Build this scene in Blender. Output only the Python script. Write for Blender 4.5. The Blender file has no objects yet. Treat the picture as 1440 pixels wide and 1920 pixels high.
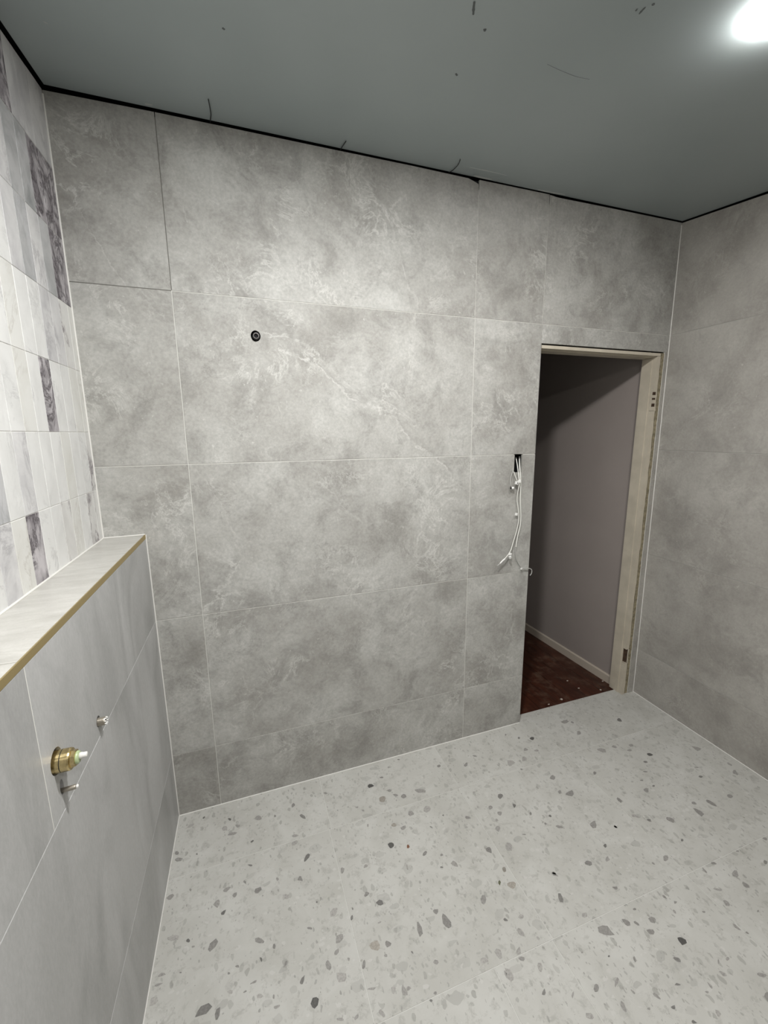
import bpy, bmesh, math, random
from mathutils import Vector, Matrix
random.seed(7)
SC = bpy.context.scene
COL = SC.collection

# ---------------------------------------------------------------- camera
cam_d = bpy.data.cameras.new('camera'); cam = bpy.data.objects.new('camera', cam_d); COL.objects.link(cam)
cam_d.sensor_fit = 'HORIZONTAL'; cam_d.sensor_width = 36.0; cam_d.lens = 781.02 / 1440 * 36.0
cam_d.clip_start = 0.02
_r = Vector((0.94531063, -0.32603995, -0.00926064))
_d = Vector((-0.06957574, -0.17382475, -0.98231572))
_f = Vector((0.31866444, 0.92923781, -0.18700286))
M = Matrix(((_r.x, -_d.x, -_f.x, 0.18227), (_r.y, -_d.y, -_f.y, -1.71175), (_r.z, -_d.z, -_f.z, 1.59794), (0, 0, 0, 1)))
cam.matrix_world = M
SC.camera = cam

# ---------------------------------------------------------------- world, exposure
w = bpy.data.worlds.new('world'); SC.world = w; w.use_nodes = True
w.node_tree.nodes['Background'].inputs[0].default_value = (0.02, 0.02, 0.022, 1)
w.node_tree.nodes['Background'].inputs[1].default_value = 0.3
SC.view_settings.view_transform = 'Standard'; SC.view_settings.look = 'None'
SC.view_settings.gamma = 1.0; SC.view_settings.use_curve_mapping = False
SC.view_settings.exposure = 0.0
MAIN_LAMP = ((0.52, -1.04), 28.5, (1.0, 0.995, 0.975))      # plan position, watts, colour
SIDE_LAMP = ((1.388, -0.955), 5.5, (1.0, 0.965, 0.93))
REAR_FILL = ((0.55, -2.15), 13.0, (1.0, 0.975, 0.945))  # unseen fill, added behind the camera to brighten the room

# ---------------------------------------------------------------- measured planes
AR, AL, AG = 0.01528, 0.01595, 0.01597
def ceil_z(y): return 2.6262 + 0.12496 * y
def xr(z, y=0.0): return 2.3988 - 0.01168 * z + AR * y
def xl(z, y=0.0): return -0.3064 + 0.00206 * z + AL * y
def xg(y=0.0): return -0.1685 + AG * y
def xh(y): return 2.340 - 0.036 * (y - 0.1)               # hallway wall
Y_FRONT = -2.9
LEDGE_Z = 1.232

# ---------------------------------------------------------------- material helpers
def new_mat(name):
    m = bpy.data.materials.new(name); m.use_nodes = True
    nt = m.node_tree; b = nt.nodes['Principled BSDF']
    return m, nt, b
def N(nt, typ, **kw):
    n = nt.nodes.new(typ)
    for k, v in kw.items():
        if k.startswith('i_'):
            key = k[2:]
            n.inputs[int(key) if key.isdigit() else key.replace('_', ' ')].default_value = v
        else: setattr(n, k, v)
    return n
def L(nt, a, b): nt.links.new(a, b)
def simple(name, col, rough=0.5, metal=0.0, spec=0.5, noise=0.0, nscale=20.0):
    m, nt, b = new_mat(name)
    b.inputs['Base Color'].default_value = (*col, 1); b.inputs['Roughness'].default_value = rough
    b.inputs['Metallic'].default_value = metal; b.inputs['Specular IOR Level'].default_value = spec
    if noise > 0:
        n = N(nt, 'ShaderNodeTexNoise', i_Scale=nscale, i_Detail=6.0)
        r = N(nt, 'ShaderNodeValToRGB')
        r.color_ramp.elements[0].position = 0.35; r.color_ramp.elements[1].position = 0.65
        r.color_ramp.elements[0].color = (*[c * (1 - noise) for c in col], 1)
        r.color_ramp.elements[1].color = (*[min(1, c * (1 + noise)) for c in col], 1)
        g = N(nt, 'ShaderNodeNewGeometry'); L(nt, g.outputs['Position'], n.inputs['Vector'])
        L(nt, n.outputs['Fac'], r.inputs['Fac']); L(nt, r.outputs['Color'], b.inputs['Base Color'])
    return m
def math_(nt, op, a, b=None, clamp=False):
    n = N(nt, 'ShaderNodeMath', operation=op); n.use_clamp = clamp
    for i, v in enumerate((a, b)):
        if v is None: continue
        if isinstance(v, (int, float)): n.inputs[i].default_value = v
        else: L(nt, v, n.inputs[i])
    return n.outputs[0]
def ramp(nt, fac, stops):
    r = N(nt, 'ShaderNodeValToRGB'); e = r.color_ramp.elements
    e[0].position, e[0].color = stops[0][0], stops[0][1]
    e[1].position, e[1].color = stops[-1][0], stops[-1][1]
    for p, c in stops[1:-1]:
        x = e.new(p); x.color = c
    L(nt, fac, r.inputs['Fac']); return r.outputs['Color']
def g4(v): return (v, v, v, 1)
def mixc(nt, fac, a, b, typ='MIX'):
    n = N(nt, 'ShaderNodeMix', data_type='RGBA', blend_type=typ)
    if isinstance(fac, (int, float)): n.inputs[0].default_value = fac
    else: L(nt, fac, n.inputs[0])
    for i, v in ((6, a), (7, b)):
        if isinstance(v, tuple): n.inputs[i].default_value = v
        else: L(nt, v, n.inputs[i])
    return n.outputs[2]
def coords(nt, per_object=True, scale=(1, 1, 1), rot=(0, 0, 0)):
    g = N(nt, 'ShaderNodeNewGeometry')
    v = g.outputs['Position']
    if per_object:
        oi = N(nt, 'ShaderNodeObjectInfo')
        s = N(nt, 'ShaderNodeVectorMath', operation='SCALE'); s.inputs[0].default_value = (37.0, 53.0, 71.0)
        L(nt, oi.outputs['Random'], s.inputs['Scale'])
        a = N(nt, 'ShaderNodeVectorMath', operation='ADD'); L(nt, v, a.inputs[0]); L(nt, s.outputs[0], a.inputs[1]); v = a.outputs[0]
    mp = N(nt, 'ShaderNodeMapping'); mp.inputs['Scale'].default_value = scale; mp.inputs['Rotation'].default_value = rot
    L(nt, v, mp.inputs['Vector']); return mp.outputs['Vector']
def noise(nt, vec, scale, detail=4.0, rough=0.5, dist=0.0):
    n = N(nt, 'ShaderNodeTexNoise', i_Scale=scale, i_Detail=detail, i_Roughness=rough, i_Distortion=dist)
    L(nt, vec, n.inputs['Vector']); return n.outputs['Fac']

def stone(name, lo, hi, rough=0.42, sscale=1.5, wisps=0.5, dark=0.35, grain=0.05, smooth=False, veins=(), rot=(0, 0, 0), stretch=(1, 1, 1)):
    """Grey limestone-look porcelain: clouds, darker smudges, pale wisps and fine grain."""
    m, nt, b = new_mat(name)
    v = coords(nt, True, stretch, rot)
    c1 = noise(nt, v, 3.0 if not smooth else sscale, 12.0 if not smooth else 4.0, 0.66 if not smooth else 0.5, 0.25 if not smooth else 0.8)
    col = ramp(nt, c1, [(0.30, (*lo, 1)), (0.68, (*hi, 1))])
    s = noise(nt, v, 6.5 if not smooth else 2.4, 12.0 if not smooth else 5.0, 0.72 if not smooth else 0.55, 0.5 if not smooth else 1.2)
    sm = ramp(nt, s, [(0.34, g4(1)), (0.52, g4(0))])
    col = mixc(nt, math_(nt, 'MULTIPLY', sm, dark), col, (*[x * 0.66 for x in lo], 1))
    if not smooth:
        n2 = noise(nt, v, 7.0, 10.0, 0.72, 0.7)
        rdg = math_(nt, 'ABSOLUTE', math_(nt, 'SUBTRACT', n2, 0.5))
        wm = ramp(nt, rdg, [(0.0, g4(1)), (0.010, g4(0.5)), (0.03, g4(0))])
        gate = ramp(nt, noise(nt, v, 4.0, 5.0, 0.6), [(0.50, g4(0)), (0.64, g4(1))])
        col = mixc(nt, math_(nt, 'MULTIPLY', math_(nt, 'MULTIPLY', wm, gate), wisps), col, (*[min(1, x * 1.22) for x in hi], 1))
        n3 = noise(nt, v, 11.0, 9.0, 0.75, 0.9)
        r3 = math_(nt, 'ABSOLUTE', math_(nt, 'SUBTRACT', n3, 0.46))
        w3 = ramp(nt, r3, [(0.0, g4(1)), (0.02, g4(0))])
        gate3 = ramp(nt, noise(nt, v, 5.0, 5.0, 0.6), [(0.53, g4(0)), (0.64, g4(1))])
        col = mixc(nt, math_(nt, 'MULTIPLY', math_(nt, 'MULTIPLY', w3, gate3), wisps * 0.6), col, (*[x * 0.60 for x in lo], 1))
        fl = ramp(nt, noise(nt, v, 55.0, 3.0, 0.6), [(0.69, g4(0)), (0.74, g4(1))])
        col = mixc(nt, math_(nt, 'MULTIPLY', fl, 0.45), col, (*[min(1, x * 1.3) for x in hi], 1))
    gr = noise(nt, v, 90.0, 4.0, 0.7)
    grc = ramp(nt, gr, [(0.3, g4(1 - grain * 2)), (0.7, g4(1 + grain))])
    col = mixc(nt, 1.0, col, grc, 'MULTIPLY')
    if veins:
        g = N(nt, 'ShaderNodeNewGeometry'); sx = N(nt, 'ShaderNodeSeparateXYZ'); L(nt, g.outputs['Position'], sx.inputs[0])
        wob = math_(nt, 'MULTIPLY', math_(nt, 'SUBTRACT', noise(nt, g.outputs['Position'], 10.0, 12.0, 0.74, 0.5), 0.5), 0.16)
        brk = ramp(nt, noise(nt, g.outputs['Position'], 13.0, 8.0, 0.7), [(0.42, g4(0.0)), (0.60, g4(1))])
        for pts, width, amt in veins:
            x0, x1 = pts[0][0], pts[-1][0]; z0 = min(p[1] for p in pts); z1 = max(p[1] for p in pts)
            fc = N(nt, 'ShaderNodeFloatCurve'); cv = fc.mapping.curves[0]
            nx = math_(nt, 'DIVIDE', math_(nt, 'SUBTRACT', sx.outputs['X'], x0), x1 - x0)
            for i, (px, pz) in enumerate(pts):
                q = ((px - x0) / (x1 - x0), (pz - z0) / (z1 - z0))
                if i == 0: cv.points[0].location = q
                elif i == len(pts) - 1: cv.points[-1].location = q
                else: cv.points.new(*q)
            fc.mapping.update(); L(nt, nx, fc.inputs['Value'])
            zc = math_(nt, 'ADD', math_(nt, 'MULTIPLY', fc.outputs[0], z1 - z0), z0)
            dd = math_(nt, 'SUBTRACT', math_(nt, 'ADD', sx.outputs['Z'], wob), zc)
            inx = math_(nt, 'MULTIPLY', math_(nt, 'GREATER_THAN', nx, 0.0), math_(nt, 'LESS_THAN', nx, 1.0))
            ad = math_(nt, 'ABSOLUTE', dd)
            core = ramp(nt, math_(nt, 'DIVIDE', ad, width * 4), [(0.0, g4(1)), (0.12, g4(0.8)), (0.3, g4(0))])
            f = math_(nt, 'MULTIPLY', math_(nt, 'MULTIPLY', core, inx), brk)
            col = mixc(nt, math_(nt, 'MULTIPLY', f, amt * 0.80), col, (0.68, 0.675, 0.65, 1))
            sh = ramp(nt, math_(nt, 'DIVIDE', math_(nt, 'ABSOLUTE', math_(nt, 'SUBTRACT', dd, width * 2.2)), width * 8), [(0.0, g4(1)), (0.25, g4(0))])
            col = mixc(nt, math_(nt, 'MULTIPLY', math_(nt, 'MULTIPLY', sh, inx), amt * 0.34), col, (*[x * 0.72 for x in lo], 1))
    L(nt, col, b.inputs['Base Color'])
    b.inputs['Roughness'].default_value = rough; b.inputs['Specular IOR Level'].default_value = 0.32
    bp = N(nt, 'ShaderNodeBump'); bp.inputs['Strength'].default_value = 0.06; bp.inputs['Distance'].default_value = 0.002
    L(nt, gr, bp.inputs['Height']); L(nt, bp.outputs[0], b.inputs['Normal'])
    return m

def marble(name, base, cloud, vein, vscale, vwidth, vamt, camt, gate=(0.45, 0.6)):
    m, nt, b = new_mat(name)
    v = coords(nt, True, (1.2, 1.2, 0.8), (0.35, 0.1, 0.1))
    cl = ramp(nt, noise(nt, v, 9.0, 6.0, 0.6, 0.6), [(0.42, g4(0)), (0.66, g4(1))])
    col = mixc(nt, math_(nt, 'MULTIPLY', cl, camt), (*base, 1), (*cloud, 1))
    n = noise(nt, v, vscale, 10.0, 0.70, 0.75)
    rd = math_(nt, 'ABSOLUTE', math_(nt, 'SUBTRACT', n, 0.5))
    vm = ramp(nt, rd, [(0.0, g4(1)), (vwidth, g4(0.5)), (vwidth * 3, g4(0))])
    gt = ramp(nt, noise(nt, v, 7.0, 3.0), [(gate[0], g4(0)), (gate[1], g4(1))])
    col = mixc(nt, math_(nt, 'MULTIPLY', math_(nt, 'MULTIPLY', vm, gt), vamt), col, (*vein, 1))
    L(nt, col, b.inputs['Base Color']); b.inputs['Roughness'].default_value = 0.38
    return m

VEINS = (
    ([(0.271, 1.953), (0.35, 1.965), (0.43, 1.954), (0.51, 1.902), (0.614, 1.80), (0.70, 1.72)], 0.006, 0.55),
    ([(0.35, 1.905), (0.43, 1.89), (0.507, 1.852), (0.602, 1.762), (0.726, 1.70), (0.82, 1.655), (0.896, 1.56), (0.973, 1.515), (1.05, 1.456), (1.11, 1.38)], 0.007, 0.75),
    ([(0.72, 2.52), (0.79, 2.44), (0.84, 2.31), (0.87, 2.22), (0.93, 2.11)], 0.012, 0.45),
    ([(-0.02, 0.80), (0.083, 0.67), (0.27, 0.505), (0.45, 0.356)], 0.005, 0.25),
    ([(0.02, 1.46), (0.10, 1.33), (0.16, 1.20), (0.30, 1.10), (0.36, 0.98)], 0.006, 0.28),
    ([(0.47, 1.40), (0.55, 1.335), (0.62, 1.25), (0.72, 1.21), (0.82, 1.215)], 0.005, 0.40),
    ([(-0.24, 2.30), (-0.19, 2.18), (-0.14, 2.10), (-0.03, 2.00)], 0.005, 0.40),
    ([(0.06, 2.34), (0.13, 2.25), (0.19, 2.21), (0.30, 2.10)], 0.009, 0.28),
)
M_STONE = stone('grey_stone_porcelain', (0.298, 0.288, 0.266), (0.510, 0.508, 0.485), rough=0.58, dark=0.50, wisps=0.75, grain=0.08, veins=VEINS)
M_STONE_R = stone('grey_stone_porcelain_plain', (0.30, 0.285, 0.262), (0.445, 0.43, 0.40), rough=0.55, wisps=0.45, dark=0.38)
M_LEDGE = stone('smooth_grey_porcelain', (0.355, 0.355, 0.348), (0.475, 0.475, 0.472), rough=0.42, dark=0.42, smooth=True, stretch=(1, 2.1, 0.75), rot=(0.35, 0, 0))
M_CAP = stone('pale_ledge_porcelain', (0.42, 0.41, 0.38), (0.57, 0.56, 0.53), rough=0.30, dark=0.15, stretch=(2.5, 9, 1), rot=(0, 0, -0.5))
M_MW = marble('marble_white', (0.70, 0.70, 0.69), (0.58, 0.58, 0.57), (0.36, 0.355, 0.36), 5.0, 0.010, 0.55, 0.7)
M_MB = marble('marble_beige', (0.67, 0.668, 0.645), (0.57, 0.563, 0.525), (0.34, 0.31, 0.27), 5.0, 0.012, 0.45, 0.7)
M_MG = marble('marble_grey', (0.46, 0.46, 0.465), (0.22, 0.23, 0.235), (0.55, 0.55, 0.57), 6.0, 0.02, 0.6, 0.9)
M_ML = marble('marble_lilac', (0.63, 0.625, 0.625), (0.42, 0.415, 0.43), (0.24, 0.23, 0.25), 8.0, 0.018, 0.6, 0.8)
M_MP = marble('marble_purple', (0.50, 0.475, 0.495), (0.17, 0.15, 0.168), (0.030, 0.020, 0.030), 15.0, 0.035, 0.97, 0.85, (0.34, 0.48))
M_MV = marble('marble_veined', (0.66, 0.655, 0.64), (0.50, 0.49, 0.48), (0.13, 0.10, 0.12), 6.5, 0.016, 0.95, 0.6, (0.42, 0.52))

def terrazzo():
    m, nt, b = new_mat('terrazzo_porcelain')
    v = coords(nt, True)
    col = ramp(nt, noise(nt, v, 6.0, 6.0, 0.6, 0.5), [(0.35, (0.46, 0.455, 0.425, 1)), (0.65, (0.535, 0.532, 0.505, 1))])
    def chips(scale, keep, size, colr, amt, stretch=(1, 1, 1), rot=0.0):
        nonlocal col
        mp = N(nt, 'ShaderNodeMapping'); mp.inputs['Scale'].default_value = stretch; mp.inputs['Rotation'].default_value = (0, 0, rot)
        wv = N(nt, 'ShaderNodeTexNoise', i_Scale=scale * 0.9, i_Detail=2.0)
        L(nt, v, wv.inputs['Vector'])
        ws = N(nt, 'ShaderNodeVectorMath', operation='SCALE'); ws.inputs['Scale'].default_value = 0.9 / scale
        L(nt, wv.outputs['Color'], ws.inputs[0])
        ad = N(nt, 'ShaderNodeVectorMath', operation='ADD'); L(nt, v, ad.inputs[0]); L(nt, ws.outputs[0], ad.inputs[1])
        L(nt, ad.outputs[0], mp.inputs['Vector'])
        vo = N(nt, 'ShaderNodeTexVoronoi', i_Scale=scale); L(nt, mp.outputs[0], vo.inputs['Vector'])
        sc = N(nt, 'ShaderNodeSeparateColor'); L(nt, vo.outputs['Color'], sc.inputs[0])
        k = math_(nt, 'LESS_THAN', sc.outputs[0], keep)
        sz = math_(nt, 'MULTIPLY', sc.outputs[1], size)
        ins = math_(nt, 'LESS_THAN', vo.outputs['Distance'], sz)
        tone = math_(nt, 'ADD', math_(nt, 'MULTIPLY', sc.outputs[2], 0.75), 0.25)
        f = math_(nt, 'MULTIPLY', math_(nt, 'MULTIPLY', k, ins), math_(nt, 'MULTIPLY', tone, amt))
        col = mixc(nt, f, col, colr)
    sp = ramp(nt, noise(nt, v, 30.0, 9.0, 0.78, 0.3), [(0.38, g4(1)), (0.47, g4(0))])
    col = mixc(nt, math_(nt, 'MULTIPLY', sp, 0.42), col, (0.30, 0.292, 0.27, 1))
    chips(20, 0.40, 0.46, (0.35, 0.345, 0.325, 1), 0.58, (1, 1.7, 1), 0.5)
    chips(33, 0.42, 0.42, (0.27, 0.265, 0.245, 1), 0.62, (1.7, 1, 1), -0.6)
    chips(56, 0.26, 0.42, (0.26, 0.255, 0.24, 1), 0.6, (1.8, 1, 1), 0.9)
    chips(48, 0.25, 0.46, (0.60, 0.59, 0.57, 1), 0.45, (1, 1.5, 1), 0.2)
    chips(95, 0.14, 0.42, (0.20, 0.195, 0.18, 1), 0.6, (1.5, 1, 1), 0.4)
    L(nt, col, b.inputs['Base Color']); b.inputs['Roughness'].default_value = 0.5
    return m
M_TERR = terrazzo()
def chip_mat():
    m, nt, b = new_mat('terrazzo_stone_chip')
    a = N(nt, 'ShaderNodeVertexColor', layer_name='chip'); v = coords(nt, False)
    c = ramp(nt, noise(nt, v, 160.0, 5.0, 0.7), [(0.3, g4(0.72)), (0.7, g4(1.25))])
    L(nt, mixc(nt, 1.0, a.outputs['Color'], c, 'MULTIPLY'), b.inputs['Base Color']); b.inputs['Roughness'].default_value = 0.5
    return m
M_CHIP = chip_mat()
M_GROUT = simple('pale_grout', (0.66, 0.655, 0.62), 0.85)
M_GROUTD = simple('grey_grout', (0.40, 0.395, 0.37), 0.9)
M_BLACK = simple('painted_cavity_shade', (0.006, 0.006, 0.008), 0.9)  # near-black colour paints in the shade of gaps, holes and bores
def ceiling_mat():
    m, nt, b = new_mat('grey_green_plasterboard')
    v = coords(nt, False)
    L(nt, ramp(nt, noise(nt, v, 1.6, 5.0), [(0.3, (0.295, 0.338, 0.342, 1)), (0.7, (0.330, 0.373, 0.378, 1))]), b.inputs['Base Color'])
    b.inputs['Roughness'].default_value = 0.30; b.inputs['Specular IOR Level'].default_value = 0.5
    bp = N(nt, 'ShaderNodeBump'); bp.inputs['Strength'].default_value = 0.05; bp.inputs['Distance'].default_value = 0.001
    L(nt, noise(nt, v, 220.0, 3.0), bp.inputs['Height']); L(nt, bp.outputs[0], b.inputs['Normal'])
    return m
M_CEIL = ceiling_mat()
M_BRASS = simple('brushed_brass', (0.42, 0.33, 0.16), 0.5, 0.7)
M_BRASS2 = simple('valve_brass', (0.62, 0.50, 0.26), 0.24, 1.0, noise=0.15, nscale=160)
M_STEEL = simple('dull_plated_steel', (0.36, 0.33, 0.28), 0.4, 0.7)
M_CREAM = simple('old_cream_paint', (0.54, 0.49, 0.40), 0.45, noise=0.07, nscale=14)
M_TIMBER = simple('raw_old_timber', (0.060, 0.034, 0.020), 0.85, noise=0.35, nscale=50)
M_RENDER = simple('rough_tile_adhesive', (0.26, 0.225, 0.15), 0.95, noise=0.3, nscale=60)
M_HALL = simple('mauve_grey_paint', (0.335, 0.295, 0.275), 0.6, noise=0.03, nscale=3)
M_SKIRT = simple('skirting_paint', (0.50, 0.44, 0.37), 0.5)
M_WHITE = simple('white_plastic', (0.80, 0.80, 0.78), 0.4)
M_CABLE = simple('white_cable_sheath', (0.66, 0.66, 0.62), 0.45)
M_CABLEG = simple('grey_cable_sheath', (0.42, 0.42, 0.40), 0.5)
M_GREEN = simple('pale_green_plastic', (0.38, 0.46, 0.26), 0.35)
M_CLEAR = simple('milky_white_plastic', (0.74, 0.73, 0.70), 0.25)
M_RUBBER = simple('black_rubber', (0.015, 0.015, 0.014), 0.5)
M_DKMETAL = simple('dark_metal', (0.02, 0.019, 0.018), 0.4, 0.3)
M_RIM = simple('grey_pipe_rim', (0.20, 0.185, 0.18), 0.5, 0.2)
M_STRAND = simple('black_strand', (0.01, 0.01, 0.01), 0.7)
M_SMEAR = simple('pale_plaster_smear', (0.42, 0.44, 0.43), 0.8)
M_SCUFF = simple('dark_scuff', (0.10, 0.11, 0.11), 0.8)
M_SCRATCH = simple('faint_scratch', (0.19, 0.21, 0.21), 0.8)
M_PLASTER = simple('plaster_crumb', (0.42, 0.37, 0.32), 0.9)
def wood():
    m, nt, b = new_mat('dark_stained_boards')
    v = coords(nt, True, (14, 1.6, 14))
    c = ramp(nt, noise(nt, v, 3.0, 8.0, 0.65, 0.6), [(0.3, (0.018, 0.0045, 0.002, 1)), (0.6, (0.055, 0.0135, 0.005, 1)), (0.8, (0.12, 0.040, 0.016, 1))])
    d = ramp(nt, noise(nt, coords(nt, False), 9.0, 7.0, 0.7), [(0.50, g4(0)), (0.66, g4(1))])
    c = mixc(nt, math_(nt, 'MULTIPLY', d, 0.5), c, (0.15, 0.095, 0.065, 1))
    L(nt, c, b.inputs['Base Color']); b.inputs['Roughness'].default_value = 0.42
    return m
M_WOOD = wood()
def emit(name, col, s):
    m = bpy.data.materials.new(name); m.use_nodes = True; nt = m.node_tree
    b = nt.nodes['Principled BSDF']; b.inputs['Base Color'].default_value = (0.9, 0.9, 0.9, 1)
    b.inputs['Emission Color'].default_value = (*col, 1); b.inputs['Emission Strength'].default_value = s
    return m

# ---------------------------------------------------------------- object helpers
def link(name, me, mat, parent=None, kind=None, label=None, cat=None, group=None, smooth=False):
    o = bpy.data.objects.new(name, me); COL.objects.link(o)
    mats = mat if isinstance(mat, (list, tuple)) else [mat]
    for m in mats:
        if m is not None: me.materials.append(m)
    if parent: o.parent = parent
    if kind: o['kind'] = kind
    if label: o['label'] = label
    if cat: o['category'] = cat
    if group: o['group'] = group
    if smooth:
        for p in me.polygons: p.use_smooth = True
    return o
def empty(name, loc, label=None, cat=None, group=None, kind=None):
    o = bpy.data.objects.new(name, None); COL.objects.link(o); o.location = loc
    if label: o['label'] = label
    if cat: o['category'] = cat
    if group: o['group'] = group
    if kind: o['kind'] = kind
    o.empty_display_size = 0.02
    return o
class MB:
    def __init__(s): s.v = []; s.f = []; s.m = []
    def add(s, vs, fs, mi=0):
        k = len(s.v); s.v += [tuple(p) for p in vs]; s.f += [tuple(i + k for i in f) for f in fs]; s.m += [mi] * len(fs)
    def box(s, x0, x1, y0, y1, z0, z1, f=None, mi=0):
        vs = [(x, y, z) for z in (z0, z1) for y in (y0, y1) for x in (x0, x1)]
        if f: vs = [f(*p) for p in vs]
        s.add(vs, [(0, 2, 3, 1), (4, 5, 7, 6), (0, 1, 5, 4), (2, 6, 7, 3), (0, 4, 6, 2), (1, 3, 7, 5)], mi)
    def build(s, name, mat, parent=None, origin=(0, 0, 0), fix=True, **kw):
        me = bpy.data.meshes.new(name); o = Vector(origin)
        me.from_pydata([tuple(Vector(p) - o) for p in s.v], [], s.f)
        for p, mi in zip(me.polygons, s.m): p.material_index = mi
        if fix:
            bm = bmesh.new(); bm.from_mesh(me); bmesh.ops.recalc_face_normals(bm, faces=bm.faces); bm.to_mesh(me); bm.free()
        me.update()
        ob = link(name, me, mat, parent, **kw)
        ob.location = o
        return ob
def tile_mb(mb, rect, fr, th=0.009, ch=0.0007, holes=(), cuts=(), n0=0.0):
    """A tile on a plane: rect=(s0,s1,t0,t1), fr(s,t,n)->xyz; front at n0, chamfered arris; holes=(s,t,rs,rt) through it."""
    s0, s1, t0, t1 = rect
    outer = [(s0, t0), (s1, t0), (s1, t1), (s0, t1)]
    inner = [(s0 + ch, t0 + ch), (s1 - ch, t0 + ch), (s1 - ch, t1 - ch), (s0 + ch, t1 - ch)]
    V = [fr(a, b, n0 - th) for a, b in outer] + [fr(a, b, n0 - ch) for a, b in outer] + [fr(a, b, n0) for a, b in inner]
    F = [(3, 2, 1, 0)] if not holes else []
    for i in range(4):
        j = (i + 1) % 4
        F.append((i, j, 4 + j, 4 + i)); F.append((4 + i, 4 + j, 8 + j, 8 + i))
    if not holes:
        F.append((8, 9, 10, 11)); mb.add(V, F); return
    mb.add(V, F)
    a0, a1, b0, b1 = s0 + ch, s1 - ch, t0 + ch, t1 - ch
    # cells: list of (rect, hole or None)
    cells = cuts if cuts else [((a0, a1, b0, b1), holes[0])]
    for (c0, c1, d0, d1), h in cells:
        c0, c1, d0, d1 = max(c0, a0), min(c1, a1), max(d0, b0), min(d1, b1)
        if h is None:
            mb.add([fr(c0, d0, n0), fr(c1, d0, n0), fr(c1, d1, n0), fr(c0, d1, n0)], [(0, 1, 2, 3)]); continue
        hs, ht, rs, rt = h
        ang = sorted(set([2 * math.pi * k / 24 for k in range(24)] +
                         [math.atan2(d - ht, c - hs) % (2 * math.pi) for c in (c0, c1) for d in (d0, d1)]))
        vs = []
        for a in ang:
            ca, sa = math.cos(a), math.sin(a)
            k = min([(c1 - hs) / ca if ca > 1e-9 else ((c0 - hs) / ca if ca < -1e-9 else 1e9),
                     (d1 - ht) / sa if sa > 1e-9 else ((d0 - ht) / sa if sa < -1e-9 else 1e9)])
            vs += [fr(hs + k * ca, ht + k * sa, n0), fr(hs + rs * ca, ht + rt * sa, n0), fr(hs + rs * ca, ht + rt * sa, n0 - th)]
        n = len(ang); fs = []
        for i in range(n):
            j = (i + 1) % n
            fs.append((3 * i, 3 * j, 3 * j + 1, 3 * i + 1)); fs.append((3 * i + 1, 3 * j + 1, 3 * j + 2, 3 * i + 2))
        mb.add(vs, fs)
def tile(name, rect, fr, mat, parent, **kw):
    mb = MB(); tile_mb(mb, rect, fr, **{k: v for k, v in kw.items() if k in ('th', 'ch', 'holes', 'cuts', 'n0')})
    c = fr((rect[0] + rect[1]) / 2, (rect[2] + rect[3]) / 2, 0)
    return mb.build(name, mat, parent, origin=c, fix=not kw.get('holes'))
def lathe(mb, prof, base, axis, seg=24, cap=True, mi=0):
    """prof = [(distance along axis, radius)...] about the axis from base."""
    ax = Vector(axis).normalized(); u = ax.orthogonal().normalized(); v = ax.cross(u); b = Vector(base)
    vs = []
    for d, r in prof:
        for k in range(seg):
            a = 2 * math.pi * k / seg
            vs.append(b + ax * d + (u * math.cos(a) + v * math.sin(a)) * r)
    fs = []
    for i in range(len(prof) - 1):
        for k in range(seg):
            j = (k + 1) % seg
            fs.append((i * seg + k, i * seg + j, (i + 1) * seg + j, (i + 1) * seg + k))
    if cap:
        fs.append(tuple(range(seg))[::-1]); fs.append(tuple((len(prof) - 1) * seg + k for k in range(seg)))
    mb.add(vs, fs, mi)
def smoothpath(pts, n=5):
    out = []; P = [Vector(p) for p in pts]
    for i in range(len(P) - 1):
        p0 = P[max(i - 1, 0)]; p1 = P[i]; p2 = P[i + 1]; p3 = P[min(i + 2, len(P) - 1)]
        for k in range(n):
            t = k / n
            out.append(0.5 * ((2 * p1) + (-p0 + p2) * t + (2 * p0 - 5 * p1 + 4 * p2 - p3) * t * t + (-p0 + 3 * p1 - 3 * p2 + p3) * t ** 3))
    out.append(P[-1]); return out
def tube(mb, pts, r, seg=8, sm=4, mi=0):
    P = smoothpath(pts, sm) if sm else [Vector(p) for p in pts]
    rad = r if callable(r) else (lambda t: r)
    vs = []; up = Vector((0.3, 1, 0.2)).normalized()
    for i, p in enumerate(P):
        t = (P[min(i + 1, len(P) - 1)] - P[max(i - 1, 0)]).normalized()
        u = t.cross(up).normalized(); v = t.cross(u)
        rr = rad(i / (len(P) - 1))
        for k in range(seg):
            a = 2 * math.pi * k / seg; vs.append(p + (u * math.cos(a) + v * math.sin(a)) * rr)
    fs = [(i * seg + k, i * seg + (k + 1) % seg, (i + 1) * seg + (k + 1) % seg, (i + 1) * seg + k) for i in range(len(P) - 1) for k in range(seg)]
    fs.append(tuple(range(seg))[::-1]); fs.append(tuple((len(P) - 1) * seg + k for k in range(seg)))
    mb.add(vs, fs, mi)

fr_back = lambda s, t, n: (s, -n, t)
fr_right = lambda s, t, n: (xr(t, -s) - n, -s, t)
fr_left = lambda s, t, n: (xl(t, -s) + n, -s, t)
fr_ledge = lambda s, t, n: (xg(-s) + n, -s, t)
fr_floor = lambda s, t, n: (s, t, n)
G = 0.0013          # half joint

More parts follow.
